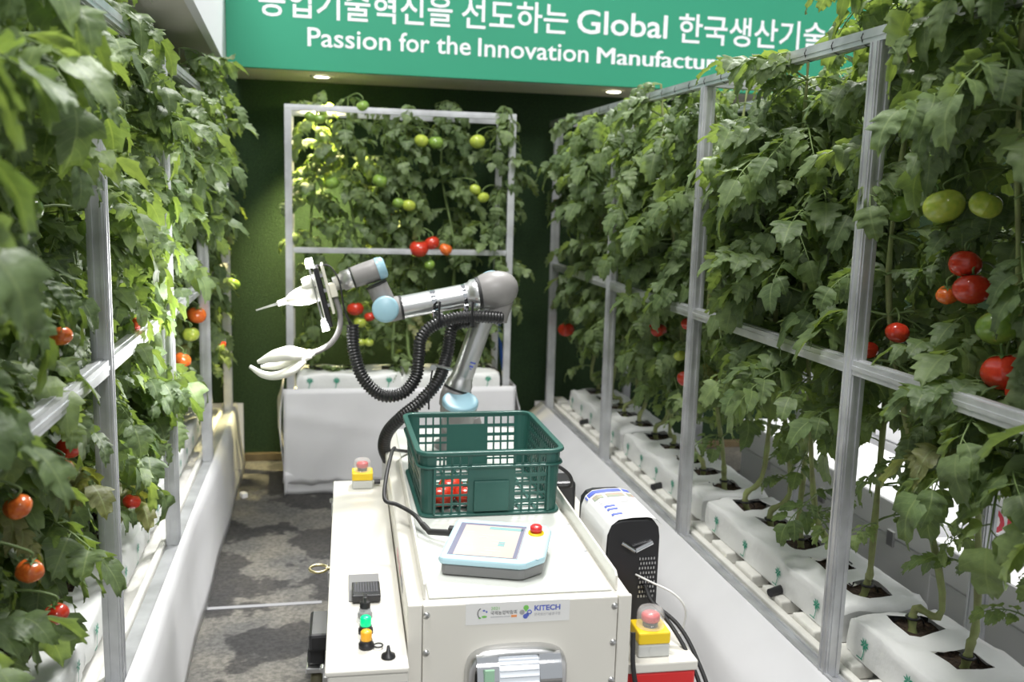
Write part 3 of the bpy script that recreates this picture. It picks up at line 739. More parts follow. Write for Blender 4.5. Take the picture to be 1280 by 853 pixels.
bolt = MB(); bolt.lathe([(0, .0075), (.003, .0075), (.005, .005), (.0055, 0)], (0, 0, 0), (0, -1, 0), 12); BOLT = bolt.mesh('bolt', 'steel')
for x in (.228, .659):
    for z in (.672, .583, .49, .40, .30): inst('bolt', BOLT, CW, (x, F, z))
bolt2 = MB(); bolt2.lathe([(0, .0035), (.002, .003), (.0025, 0)], (0, 0, 0), (0, 0, 1), 8); B2 = bolt2.mesh('rivet', 'steel')
for x in (.656,):
    for y in (2.2, 2.4, 2.62): inst('rivet', B2, CW, (x, y, .7005))
# sticker with logos
st = MB().b2((.315, F - .0008, .643), (.553, F - .0001, .694)).build('logo_sticker', 'paper', CW)
add_text('lettering', 'KITECH', 'ink_blue', st, .471, .531, .670, .683, F - .0015, bold=.03)
add_text('lettering', '한국생산기술연구원', 'ink_grey', st, .471, .531, .658, .665, F - .0015)
add_text('lettering', '2021', 'ink_green', st, .372, .391, .677, .684, F - .0015)
add_text('lettering', '국제농업박람회', 'ink_dark', st, .371, .431, .665, .6745, F - .0015)
mb = MB(); mb.b2((.371, F - .0015, .6595), (.416, F - .0010, .6605)); mb.build('underline', 'ink_grey', st)
mb = MB(); mb.b2((.418, F - .0015, .6575), (.431, F - .0010, .6625)); mb.build('orange_bar', 'ink_orange', st)
def disc(mb, x, z, r, n=18, rz=None): mb.add([(x + r * math.cos(i * 2 * PI / n), F - .0015, z + (rz or r) * math.sin(i * 2 * PI / n)) for i in range(n)], [tuple(range(n))])
mb = MB(); disc(mb, .452, .6785, .0062); mb.add([(.4465, F - .0014, .676), (.4575, F - .0014, .676), (.452, F - .0014, .668)], [(0, 1, 2)]); mb.build('emblem_lobe', 'ink_green', st)
mb = MB(); disc(mb, .443, .668, .0058); mb.build('emblem_lobe', 'ink_grey', st)
mb = MB(); disc(mb, .451, .658, .0058); mb.tube([(.460 + .0045 * math.cos(a), F - .0013, .668 + .0045 * math.sin(a)) for a in [i * PI / 8 for i in range(17)]], .0012, 4); mb.b2((.452, F - .0014, .658), (.459, F - .0010, .6655)); mb.build('emblem_lobe', 'ink_blue', st)
mb = MB(); mb.tube([(.352 + .010 * math.cos(a), F - .0014, .670 + .012 * math.sin(a)) for a in [R_(110 + i * 14) for i in range(10)]], .001, 4); mb.build('emblem_stroke', 'ink_dark', st)
mb = MB(); disc(mb, .357, .6615, .006, rz=.0028); disc(mb, .347, .659, .003, rz=.0018); mb.build('emblem_leaf', 'ink_green', st)
mb = MB(); disc(mb, .356, .676, .003, rz=.002); disc(mb, .362, .673, .002, rz=.0025); mb.build('emblem_leaf', 'ink_blue', st)
# chrome lamp on the front
mb = MB()
def dome(a, b):
    th = a * 2 * PI; rr = [1, 1.0, .985, .93, .84][int(round(b * 4))]; dp = [0, .012, .022, .029, .031][int(round(b * 4))]
    def se(c, e): return math.copysign(abs(c) ** e, c)
    return (.432 + .117 * rr * se(math.cos(th), .62), F - dp, .512 + .083 * rr * se(math.sin(th), .5))
mb.grid(dome, 40, 4); lamp = mb.build('front_lamp', 'pendant_grey', CW); lamp.data.materials[0] = mt('steel'); lamp['label'] = 'chrome lamp with ribbed lens'
def half_cyl(x0, x1, r, name, mat, ribs=0):
    mb = MB(); n = 18
    prof = []
    for i in range(n + 1):
        a = -PI / 2 + PI * i / n; rr = r
        prof.append((F - .022 - rr * .55 * math.cos(a), .512 + rr * math.sin(a)))
    vs_ = [(x, y, z) for x in (x0, x1) for y, z in prof]; k = n + 1
    mb.add(vs_, [(i, i + 1, k + i + 1, k + i) for i in range(n)], True); mb.add(vs_[:k], [tuple(range(k))]); mb.add(vs_[k:], [tuple(range(k - 1, -1, -1))])
    return mb.build(name, mat, lamp)
half_cyl(.337, .386, .070, 'chrome_end', 'chrome'); half_cyl(.478, .528, .070, 'chrome_end', 'chrome'); half_cyl(.3865, .4775, .064, 'lens', 'lamp_lens')
mb = MB()
for i in range(13):
    a = -PI / 2 + PI * (i + .5) / 13
    y, z = F - .022 - .065 * .55 * math.cos(a), .512 + .065 * math.sin(a); mb.tube([(.388, y, z), (.476, y, z)], .0026, 6)
mb.build('lens_rib', 'lamp_lens', lamp)
mb = MB(); mb.b2((.352, F - .067, .45), (.373, F - .060, .566)); mb.build('tape', 'screen_teal', lamp); lamp.children[-1].data.materials[0] = mt('tape_green')
# left control box
MB().b2((.014, 1.84, .10), (.183, 3.14, .594)).build('control_box', 'cart_white', CW, bevel=.005)
lid = MB().b2((.009, 1.835, .5945), (.1835, 3.145, .606)).build('control_lid', 'cart_white', CW, bevel=.003)
MB().b2((.010, 1.835, .565), (.1835, 1.8395, .572)).build('lid_seam', 'ink_grey', CW)
for y in (1.92, 2.48, 3.05): 
    mb = MB(); mb.b2((.003, y - .02, .52), (.0135, y + .02, .56)); mb.cyl((.002, y, .565), (.002, y + .02, .565), .006, 10); mb.build('latch', 'steel', CW, bevel=.001)
mb = MB(); mb.tube([(-.022 + .024 * math.cos(a), 2.46 + .026 * math.sin(a), .575) for a in [i * PI / 10 for i in range(21)]], .0042, 8, False); mb.cyl((.014, 2.46, .575), (-.002, 2.46, .575), .005, 8); mb.build('eye_ring', 'brass', CW)
def estop(cx, cy, z, s, lbl):
    e = MB().b2((cx - .036 * s, cy - .036 * s, z), (cx + .036 * s, cy + .036 * s, z + .030 * s)).build('emergency_stop', 'estop_grey', CW, bevel=.004); e['label'] = lbl
    MB().b2((cx - .0365 * s, cy - .0365 * s, z + .0302 * s), (cx + .0365 * s, cy + .0365 * s, z + .058 * s)).build('yellow_cover', 'yellow', e, bevel=.004)
    MB().lathe([(0, .016 * s), (.012 * s, .016 * s), (.014 * s, .021 * s), (.026 * s, .021 * s), (.030 * s, .017 * s), (.031 * s, 0)], (cx, cy, z + .0585 * s), (0, 0, 1), 20).build('push_button', 'red_button', e)
    MB().lathe([(0, .017 * s), (.0105 * s, .0175 * s)], (cx, cy, z + .0584 * s), (0, 0, 1), 20).build('button_collar', 'black_plastic', e)
    MB().lathe([(0, .031 * s), (.030 * s, .030 * s), (.038 * s, .027 * s), (.040 * s, .024 * s)], (cx, cy, z + .0586 * s), (0, 0, 1), 24).build('clear_shroud', 'clear_guard', e, thick=.0015)
    MB().lathe([(0, .012 * s), (.0008, .012 * s)], (cx, cy - .0365 * s, z + .015 * s), (0, -1, 0), 16).build('knockout', 'estop_grey', e)
    return e
estop(.105, 3.08, .6065, .95, 'yellow emergency stop under clear shroud')
MB().cyl((.145, 3.08, .62), (.165, 3.08, .62), .008, 10).build('cable_gland', 'black_plastic', CW)
tray = MB(); tray.b2((.058, 2.17, .6065), (.135, 2.33, .6095)); tray.build('meter_bezel', 'pendant_grey', CW, bevel=.001)
mtr = MB().b2((.066, 2.155, .610), (.135, 2.24, .628)).build('meter_housing', 'black_plastic', CW, bevel=.003)
for i in range(9): MB().b2((.073 + i * .0065, 2.175, .6281), (.0765 + i * .0065, 2.235, .6288)).build('vent_slot', 'ink_dark', mtr)
def button(x, y, m, name, kind=0):
    b = MB().lathe([(0, .017), (.010, .017), (.012, .014), (.018, .014)], (x, y, .6065), (0, 0, 1), 18).build(name, 'black_plastic', CW)
    MB().lathe([(0, .0125), (.018, .0125), (.021, .010), (.022, 0)], (x, y, .6246), (0, 0, 1), 18).build('cap', m, b); return b
b = button(.096, 2.085, 'black_plastic', 'selector_switch'); MB().box((.096, 2.085, .652), (.009, .028, .016)).build('knob', 'black_plastic', b, bevel=.003)
MB().lathe([(0, .022), (.022, .021), (.024, .018)], (.096, 2.068, .6066), (0, 0, 1), 20).build('clear_guard', 'clear_guard', b, thick=.001)
button(.096, 2.005, 'green_lamp', 'green_push_button')
b = button(.096, 1.935, 'orange_lamp', 'orange_push_button'); MB().tube([(.122 + .010 * math.cos(a), 1.93 + .010 * math.sin(a), .612) for a in [i * PI / 6 for i in range(13)]], .002, 6, False).build('key_ring', 'black_plastic', b)
MB().lathe([(0, .016), (.006, .015), (.010, .006), (.026, .003), (.027, 0)], (.142, 1.885, .6065), (0, 0, 1), 16).build('cone_plug', 'black_plastic', CW)
for y in (2.105, 2.055, 2.005): MB().b2((.127, y - .007, .6062), (.138, y + .007, .6067)).build('pink_label', 'ink_pink', CW)
for y, l in ((2.25, 'ink_pink'), (2.34, 'ink_pink'), (2.16, 'ink_grey')): MB().b2((.1850, y - .03, .64), (.1856, y + .03, .665)).build('side_marking', l, CW)
# castor wheel by the control box
cs = MB(); cs.b2((-.038, 2.16, .485), (.0125, 2.30, .53)); cs.b2((-.042, 2.18, .44), (.0, 2.28, .485)); cs.build('bracket', 'black_plastic', CW, bevel=.008)
MB().b2((-.045, 2.17, .425), (.012, 2.26, .4385)).build('fork', 'steel', CW, bevel=.002)
MB().lathe([(0, .030), (.004, .036), (.024, .036), (.028, .030)], (-.034, 2.21, .385), (1, 0, 0), 22).build('idler_wheel', 'wheel_olive', CW)
for x in (.10, .62):
    for y in (2.1, 3.3): MB().lathe([(0, .05), (.006, .06), (.034, .06), (.04, .05)], (x, y, .06), (1, 0, 0), 20).build('castor', 'black_rubber', CW)
# right side box with the red front
MB().b2((.7035, 1.98, .10), (.875, 3.42, .506)).build('battery_box', 'cart_white', CW, bevel=.004)
MB().b2((.7035, 1.962, .30), (.875, 1.979, .490)).build('red_front', 'red_panel', CW, bevel=.008)
MB().b2((.7035, 1.955, .4905), (.877, 3.42, .5155)).build('box_lid', 'cart_white', CW, bevel=.004)
estop(.775, 2.02, .516, 1.08, 'yellow emergency stop on the red-fronted box')

# ------------------------------------------------------------------ charger case with leaflet, cables
ch = thing('charger_case', (.765, 2.2, .516), 'black rounded metal case with vents on the red-fronted box', 'case')
poly = [(.70, .518), (.836, .518), (.836, .755), (.832, .780), (.820, .796), (.80, .802), (.735, .802), (.715, .796), (.703, .780), (.70, .755)]
MB().prism([(x, z) for x, z in poly], (0, 2.40, 0), (1, 0, 0), (0, 0, 1), .27).build('shell', 'black_plastic', ch, bevel=.004)
for a, b in (((.735, 2.127, .745), (.768, 2.118, .725)), ((.768, 2.118, .725), (.815, 2.127, .742))): MB().tube([a, b], .006, 8).build('handle', 'chrome', ch)
vm = MB()
for i in range(6):
    for j in range(9): vm.box((.785 + i * .0075 + (j % 2) * .003, 2.128, .60 + j * .0125), (.0035, .003, .006))
o = vm.build('vent_hole', 'steel', ch); o['kind'] = 'stuff'
mb = MB()
def drape(a, b):
    pts = [(.695, .655), (.694, .72), (.696, .765), (.706, .790), (.724, .804), (.76, .808), (.80, .808), (.823, .802), (.836, .788)]
    i = min(7, int(a * 8)); t = a * 8 - i; x = pts[i][0] * (1 - t) + pts[i + 1][0] * t; z = pts[i][1] * (1 - t) + pts[i + 1][1] * t
    return (x, 2.128 + b * .235, z + .001)
mb.grid(drape, 32, 6); lf = mb.build('leaflet', 'paper', None, thick=.0006); tag(lf, 'printed white leaflet draped over the black metal case', 'leaflet')
def on_drape(a0, a1, b0, b1, name, mat):
    m_ = MB(); m_.grid(lambda a, b: Vector(drape(a0 + (a1 - a0) * a, b0 + (b1 - b0) * b)) + Vector((-.0012, 0, .0014)), 8, 1); return m_.build(name, mat, lf)
on_drape(.34, .95, .87, .97, 'blue_print', 'ink_blue'); on_drape(.42, .55, .70, .82, 'photo_print', 'ink_photo'); on_drape(.58, .74, .70, .82, 'photo_print', 'ink_photo'); on_drape(.77, .93, .70, .82, 'photo_print', 'ink_photo')
for b0 in (.40, .30, .14): on_drape(.47, .58, b0, b0 + .05, 'blue_print', 'ink_blue')
for b0 in (.60, .55, .50): on_drape(.45, .9, b0, b0 + .012, 'text_line', 'ink_grey')
def cable(name, pts, r, mat, label, cat='cable', grp=None): return tag(MB().tube(smooth_path(pts, 8), r, 8).build(name, mat), label, cat, grp)
for k, dx in enumerate((0, .018)):
    cable('power_cable', [(.80, 2.122, .63), (.81, 2.09, .60), (.842 + dx, 2.04, .56), (.872 + dx, 1.99, .50), (.895 + dx, 1.93, .40), (.90 + dx, 1.88, .2), (.91 + dx, 1.84, .008), (.95 + dx, 1.6, .008)],
          .0055, 'black_rubber', 'black power cable hanging from the black case to the floor', 'cable', 'twin black cables from the case')
cable('thin_cable', [(.775, 2.125, .66), (.80, 2.09, .655), (.85, 2.06, .635), (.88, 2.05, .60), (.885, 2.06, .55), (.878, 2.08, .517), (.87, 2.2, .5175)], .0028, 'cable_white', 'thin pale cable looping out of the black case', 'cable')
cable('power_cable', [(.715, 1.958, .59), (.712, 1.94, .52), (.722, 1.93, .45), (.74, 1.925, .35), (.75, 1.93, .15), (.76, 1.9, .008), (.82, 1.7, .008)], .006, 'black_rubber', 'black cable hanging in front of the red panel', 'cable')
bx = tag(MB().b2((.72, 2.92, .517), (.84, 3.04, .648)).build('relay_box', 'pendant_grey', None, bevel=.012), 'dark plastic box on the cart behind the green crate', 'box'); bx.data.materials[0] = mt('black_plastic')
cable('loop_cable', [(.70, 2.86, .72), (.74, 2.84, .735), (.79, 2.84, .70), (.80, 2.85, .66), (.77, 2.90, .64), (.755, 2.918, .63)], .006, 'black_rubber', 'short black cable looping behind the green crate to the dark box', 'cable')

# ------------------------------------------------------------------ teach pendant
PX = Matrix.Translation((.268, 2.088, .701)) @ Matrix.Rotation(R_(-19), 4, 'Z') @ Matrix.Rotation(R_(2.5), 4, 'X')
tp = thing('teach_pendant', (.40, 2.16, .70), 'pale blue robot teach pendant with touch screen lying on the cart deck', 'tablet')
W_, H_ = .250, .245
outl = [(.012, 0), (W_ - .055, 0), (W_ - .04, .006), (W_, .05), (W_, H_ - .03), (W_ - .012, H_ - .006), (W_ - .03, H_), (.02, H_), (.006, H_ - .006), (0, H_ - .02), (0, .012), (.004, .004)]
def pmb(): m_ = MB(); m_.X = PX; return m_
pmb().prism([(x + .006 * (1 - 2 * x / W_), y + .006 * (1 - 2 * y / H_)) for x, y in outl], (0, 0, .002), (1, 0, 0), (0, 1, 0), .027).build('lower_shell', 'pendant_grey', tp, bevel=.004)
pmb().prism(outl, (0, 0, .0295), (1, 0, 0), (0, 1, 0), .018).build('front_frame', 'pendant_blue', tp, bevel=.006)
pmb().b2((.018, .022, .0476), (.186, .218, .0482)).build('screen_border', 'screen_bar', tp)
scr = pmb().b2((.032, .023, .0483), (.185, .205, .0487)).build('screen', 'screen_ui', tp)
pmb().b2((.032, .2055, .0483), (.186, .217, .0487)).build('status_bar', 'screen_bar', scr); pmb().b2((.175, .024, .0488), (.184, .204, .0490)).build('side_bar', 'screen_bar', scr)
pmb().b2((.095, .183, .0488), (.18, .200, .0490)).build('menu_tile', 'screen_teal', scr); pmb().b2((.130, .085, .0488), (.146, .112, .0490)).build('menu_tile', 'screen_teal', scr)
rr_ = random.Random(5)
for i in range(9): x0, y0 = rr_.uniform(.04, .12), .04 + i * .015; pmb().b2((x0, y0, .0488), (x0 + rr_.uniform(.015, .04), y0 + .0025, .0490)).build('screen_line', 'ink_pink', scr)
pmb().b2((.190, .03, .0476), (.236, .225, .0480)).build('button_panel', 'paper', tp)
eb = pmb().lathe([(0, .020), (.004, .020), (.004, .0)], (.214, .180, .0481), (0, 0, 1), 20).build('stop_collar', 'yellow', tp)
pmb().lathe([(0, .012), (.003, .012), (.004, .0155), (.014, .0155), (.017, .012), (.0175, 0)], (.214, .180, .0525), (0, 0, 1), 20).build('stop_button', 'red_button', eb)
pmb().prism([(-.014, -.010), (0, -.010), (0, .010), (-.014, .010)], (0, .205, .018), (1, 0, 0), (0, 1, 0), .02).build('cable_socket', 'black_plastic', tp)
pt = [PX @ Vector((-.004, .195, .025)), Vector((.275, 2.33, .722)), Vector((.245, 2.40, .742)), Vector((.205, 2.47, .748)), Vector((.172, 2.50, .755)), Vector((.180, 2.58, .79)), Vector((.205, 2.72, .82)), Vector((.225, 2.86, .80)), Vector((.245, 3.05, .74)), Vector((.30, 3.15, .705))]
MB().tube(smooth_path(pt, 8), .0058, 8).build('pendant_cable', 'black_rubber', tp)
MB().tube([PX @ Vector((-.003, .197, .025)), Vector((.276, 2.325, .722)), Vector((.262, 2.36, .732))], [.009, .0085, .0065], 8).build('cable_boot', 'black_rubber', tp)

# ------------------------------------------------------------------ harvest crate
CR = thing('harvest_crate', (.468, 2.71, .701), 'dark green perforated plastic harvest crate on the cart', 'crate')
cxc, cyc, chw, chd, crr = .468, 2.715, .203, .232, .035
cz0, cz1 = .703, .885
segs = [('f', 2 * (chw - crr)), ('c1', crr * PI / 2), ('r', 2 * (chd - crr)), ('c2', crr * PI / 2), ('b', 2 * (chw - crr)), ('c3', crr * PI / 2), ('l', 2 * (chd - crr)), ('c4', crr * PI / 2)]
def perim(s, off=0):
    for nme, L in segs:
        if s <= L + 1e-9: break
        s -= L
    a, b = chw - crr, chd - crr
    def arc(ox, oy, a0, t): an = a0 + t; return (cxc + ox + (crr + off) * math.cos(an), cyc + oy + (crr + off) * math.sin(an))
    if nme == 'f': return (cxc - a + s, cyc - chd - off)
    if nme == 'c1': return arc(a, -b, -PI / 2, s / crr)
    if nme == 'r': return (cxc + chw + off, cyc - b + s)
    if nme == 'c2': return arc(a, b, 0, s / crr)
    if nme == 'b': return (cxc + a - s, cyc + chd + off)
    if nme == 'c3': return arc(-a, b, PI / 2, s / crr)
    if nme == 'l': return (cxc - chw - off, cyc + b - s)
    return arc(-a, -b, PI, s / crr)
zr = [cz0, cz0 + .008, cz0 + .030, cz0 + .036, cz0 + .056, cz0 + .062, cz0 + .086, cz0 + .092, cz0 + .108, cz0 + .118, cz0 + .138, cz0 + .148, cz0 + .172, cz1]
hole_rows = {1: 0, 3: 0, 5: 0, 7: 0, 9: 0, 11: 0}
S = [(0.0, 's')]; s0 = 0
sb_list = []    # (s0, s1, type) type: solid / hole / handle
def side_short(st):
    L = 2 * (chw - crr); x = st + .012; out = [(st, x, 'solid')]
    def group(x):
        for k in range(4): out.append((x, x + .018, 'hole')); out.append((x + .018, x + .0235, 'solid')); x += .0235
        return x
    x = group(x); m1 = st + L - .012 - 4 * .0235 + .0055
    out.append((x, x + .006, 'solid')); out.append((x + .006, m1 - .006, 'handle')); out.append((m1 - .006, m1, 'solid')); x = group(m1); out.append((x, st + L, 'solid')) if x < st + L else None
    return out
def side_long(st):
    L = 2 * (chd - crr); n = 16; out = [(st, st + .01, 'solid')]; w_ = (L - .02) / n
    for k in range(n): x = st + .01 + k * w_; out.append((x, x + w_ * .72, 'hole' if k not in (7, 8) else 'handle')); out.append((x + w_ * .72, x + w_, 'solid'))
    out.append((st + L - .01, st + L, 'solid')); return out
st = 0; cells = []
for nme, L in segs:
    if nme in 'fb': cells += [c for c in side_short(st) if c]
    elif nme in 'rl': cells += side_long(st)
    else: cells += [(st + L * k / 4, st + L * (k + 1) / 4, 'solid') for k in range(4)]
    st += L
mb = MB(); T = .004
def taper(z): return -.010 * (1 - (z - cz0) / (cz1 - cz0))
for a, b, ty in cells:
    if b - a < 1e-6: continue
    for j in range(len(zr) - 1):
        isrow = j in hole_rows
        if ty == 'hole' and isrow: continue
        if ty == 'handle' and j == 11: continue
        z0, z1 = zr[j], zr[j + 1]
        rib = .003 if (ty == 'solid' or not isrow) else 0
        q = []
        for off in (0, -T):
            for s_, z in ((a, z0), (b, z0), (b, z1), (a, z1)):
                x, y = perim(min(s_, st - 1e-6), off + taper(z)); q.append((x, y, z))
        mb.add(q, [(0, 1, 2, 3), (7, 6, 5, 4), (0, 4, 5, 1), (1, 5, 6, 2), (2, 6, 7, 3), (3, 7, 4, 0)])
mb.build('perforated_wall', 'crate_green', CR)
NP = 120
def ring(name, off0, off1, z0, z1):
    mb = MB(); vs_ = []
    for i in range(NP):
        s_ = st * i / NP * .99999
        for off, z in ((off0, z0), (off1, z0), (off1, z1), (off0, z1)): vs_.append((*perim(s_, off), z))
    fs = []
    for i in range(NP):
        k = (i + 1) % NP
        for j in range(4): fs.append((i * 4 + j, k * 4 + j, k * 4 + (j + 1) % 4, i * 4 + (j + 1) % 4))
    mb.add(vs_, fs); return mb.build(name, 'crate_green', CR, bevel=.002)
ring('rim', -.006, .010, cz1 - .004, cz1 + .006); ring('upper_rib', -.001, .007, cz0 + .140, cz0 + .146); ring('base_rib', -.012, .0, cz0 - .002, cz0 + .006)
for s_ in (.006, 2 * (chw - crr) - .006):
    x, y = perim(s_, 0); MB().b2((x - .003, y - .007, cz0 + .01), (x + .003, y + .001, cz0 + .14)).build('corner_rib', 'crate_green', CR)
MB().b2((cxc - .05, cyc - chd - .001, cz0 + .012), (cxc + .05, cyc - chd + .008, cz0 + .10)).build('label_panel', 'crate_green', CR, bevel=.002)
mb = MB()
for i in range(9):
    x = cxc - .18 + i * .045; mb.b2((x - .004, cyc - .215, cz0 + .001), (x + .004, cyc + .215, cz0 + .005))
for i in range(10):
    y = cyc - .21 + i * .0467; mb.b2((cxc - .185, y - .004, cz0 + .001), (cxc + .185, y + .004, cz0 + .005))
mb.build('base_grid', 'crate_green', CR)
for k, (x, y, d) in enumerate(((.335, 2.555, .078), (.41, 2.56, .074), (.372, 2.63, .076))):
    t = bpy.data.objects.new('harvested_tomato', TOM['red']); col.objects.link(t); t.location = (x, y, cz0 + .005 + d * .43); t.scale = (d, d, d)
    tag(t, 'picked red tomato lying in the green crate', 'tomato', 'tomatoes in the crate'); ORIG[t.name] = t.location.copy()
    c = bpy.data.objects.new('calyx', CALYX); col.objects.link(c); c.parent = t; c.location = (0, 0, .37)

# ------------------------------------------------------------------ robot arm
RY_ = 3.2
RB = thing('robot_manipulator', (.49, RY_, .70), 'grey and silver robot arm with pale blue joint caps and soft gripper', 'robot arm')
def A(u, v, dy=0): return at(u, v, RY_ + dy)
bx0 = Vector((.49, RY_ + .02, .701))
MB().lathe([(0, .095), (.012, .095), (.016, .078), (.05, .076), (.09, .072), (.11, .066)], bx0, (0, 0, 1), 32).build('base', 'robot_grey', RB)
SH = A(573, 505, .0)
MB().tube([bx0 + Vector((0, 0, .09)), SH + Vector((0, .03, -.02)), SH + Vector((.0, .03, .02))], [.062, .062, .058], 28).build('shoulder', 'robot_grey', RB)
EL = A(624, 366)
ua0, ua1 = A(570, 492, .03), A(609, 385, .02)
ud = (ua1 - ua0).normalized()
MB().lathe([(-.055, .045), (-.02, .052), (.012, .052), (.02, .046)], ua0, ud, 28).build('shoulder_joint', 'robot_grey', RB)
MB().lathe([(0, .0505), (.010, .0505)], ua0 + ud * .012, ud, 28).build('joint_ring', 'black_rubber', RB)
MB().lathe([(0, .048), (.02, .047), (.032, .041), (.045, .040)], ua0 + ud * .0225, ud, 28).build('arm_collar', 'robot_alu', RB)
MB().lathe([(0, .038), ((ua1 - ua0).length - .04, .038)], ua0 + ud * .06, ud, 32).build('upper_arm', 'robot_alu', RB)
# print on the upper arm
pc = ua0 + ud * .115; cv = Vector((0, -1, 0)); cv = (cv - ud * cv.dot(ud)).normalized(); sv = ud.cross(cv)
mb = MB()
for k, (w0, w1, h0, h1) in enumerate(((-.45, .15, .010, .016), (-.30, .10, -.004, .003), (-.22, -.02, -.012, -.008))):
    mb.grid(lambda a, b: pc + ud * (h0 + (h1 - h0) * b) + (cv * math.cos(w0 + (w1 - w0) * a - .2) + sv * -math.sin(w0 + (w1 - w0) * a - .2)) * .0386, 4, 1)
mb.build('arm_print', 'ink_blue', RB)
# cap on the shoulder
ca = Vector((.03, -.34, .94)).normalized(); cc = A(575, 505, -.045)
MB().lathe([(-.10, .052), (-.02, .060), (0, .063)], cc, ca, 30).build('cap_seat', 'robot_grey', RB)
MB().lathe([(0, .0635), (.012, .0635), (.017, .060), (.019, .053), (.0175, .045), (.0175, 0)], cc, ca, 32).build('joint_cap', 'robot_blue', RB)
# elbow
f0, f1 = A(600, 366), A(499, 385); fd = (f1 - f0).normalized()
MB().lathe([(-.136, .001), (-.133, .02), (-.122, .040), (-.102, .055), (-.075, .064), (-.045, .067), (-.015, .062), (.0, .056)], f0 + fd * .0, fd, 32).build('elbow', 'robot_grey', RB)
MB().lathe([(-.035, .048), (.03, .050), (.05, .052)], EL + Vector((0, .02, -.045)), ud * -1, 28).build('elbow_joint', 'robot_grey', RB)
MB().lathe([(0, .056), (.02, .056), (.035, .054), (.042, .046), (.045, 0)], EL + Vector((-.012, .055, .012)), (0, 1, .15), 30).build('joint_cap', 'robot_blue', RB)
MB().lathe([(0, .0555), (.010, .0555)], f0 + fd * .001, fd, 30).build('joint_ring', 'black_rubber', RB)
MB().lathe([(0, .052), (.018, .051), (.026, .043), (.04, .042)], f0 + fd * .0115, fd, 30).build('arm_collar', 'robot_alu', RB)
FLEN = (f1 - f0).length
MB().lathe([(.03, .0405), (FLEN - .012, .0395)], f0, fd, 32).build('forearm', 'robot_alu', RB)
MB().lathe([(FLEN - .0115, .042), (FLEN - .003, .042)], f0, fd, 28).build('joint_ring', 'black_rubber', RB)
for q in (.055, .165):
    p = f0 + fd * q
    MB().lathe([(-.009, .0418), (.009, .0418)], p, fd, 28).build('hose_clamp', 'chrome', RB)
    dn = p + Vector((.002, -.022, -.038)); mb = MB(); mb.box(dn + Vector((0, -.004, -.002)), (.018, .014, .024)); mb.build('clamp_block', 'chrome', RB, bevel=.002)
# wrist one
wc = A(482, 385)
MB().lathe([(FLEN - .003, .041), (FLEN + .02, .043), (FLEN + .05, .042), (FLEN + .062, .034), (FLEN + .066, 0)], f0, fd, 28).build('wrist_joint', 'robot_grey', RB)
MB().lathe([(0, .044), (.012, .0455), (.02, .043), (.024, .036), (.025, 0)], wc + Vector((-.004, -.040, 0)), (0, -1, .12), 30).build('joint_cap', 'robot_blue', RB)
w1a, w1b = A(480, 376), A(468, 350); wd = (w1b - w1a).normalized()
MB().lathe([(0, .037), (.045, .036), (.058, .036)], w1a, wd, 26).build('wrist_joint', 'robot_grey', RB)
MB().lathe([(.0585, .0375), (.0635, .0375)], w1a, wd, 26).build('joint_ring', 'black_rubber', RB)
t0, t1 = A(480, 334), A(424, 353); td = (t1 - t0).normalized(); TL_ = (t1 - t0).length
MB().lathe([(.012, .030), (.02, .038), (.05, .038), (.085, .037), (.108, .035)], t0, td, 28).build('wrist_joint', 'robot_grey', RB)
MB().lathe([(0, 0), (.0005, .028), (.006, .036), (.022, .0395), (.030, .0395)], t0 - td * .006, td, 28).build('joint_cap', 'robot_blue', RB)
MB().lathe([(.109, .037), (.115, .037)], t0, td, 28).build('joint_ring', 'black_rubber', RB)
MB().lathe([(.1155, .0335), (.148, .0335), (.150, .028), (.162, .028), (.1625, .024), (.178, .024)], t0, td, 28).build('tool_flange', 'robot_alu', RB)
# gripper plate
g0, g1 = A(394, 333), A(413, 406); gd = (g1 - g0).normalized(); gn = Vector((gd.z, 0, -gd.x)); gn = gn if gn.x < 0 else -gn; gy = gd.cross(gn)
GM = Matrix(((gn.x, gy.x, gd.x, 0), (gn.y, gy.y, gd.y, 0), (gn.z, gy.z, gd.z, 0), (0, 0, 0, 1))); GM.translation = (g0 + g1) / 2
GL = (g1 - g0).length
def gmb(): m_ = MB(); m_.X = GM; return m_
GP = gmb().b2((-.008, -.07, -GL / 2), (.008, .07, GL / 2)).build('gripper_plate', 'black_plastic', RB, bevel=.003)
gmb().b2((.0082, -.071, -GL / 2 + .012), (.0112, -.067, GL / 2 - .014)).build('edge_strip', 'silicone', GP)
gmb().b2((-.026, -.062, -GL / 2 - .004), (-.017, .062, GL / 2 - .04)).build('back_plate', 'cream', GP, bevel=.002)
gmb().b2((-.05, -.025, -.035), (-.0262, .025, .012)).build('mount_block', 'cream', GP, bevel=.003)
for z in (-GL / 2 + .03, -.02, .03): gmb().b2((-.0168, -.05, z - .006), (-.0083, .05, z + .006)).build('spacer', 'steel', GP)
for z, dx in ((-GL / 2 - .015, .006), (GL / 2 - .004, .006)):
    gmb().b2((dx, -.075, z - .011), (dx + .022, .075, z + .011)).build('led_bar', 'led', GP)
gmb().lathe([(.0085, .022), (.045, .022), (.05, .018), (.055, .018)], (0, -.015, -.055), (1, 0, 0), 20).build('camera_barrel', 'silicone', GP)
for yy in (-.045, .045): gmb().tube([(.02, yy, -GL / 2 - .004), (.022, yy, GL / 2)], .0022, 6).build('guide_rod', 'steel', GP)
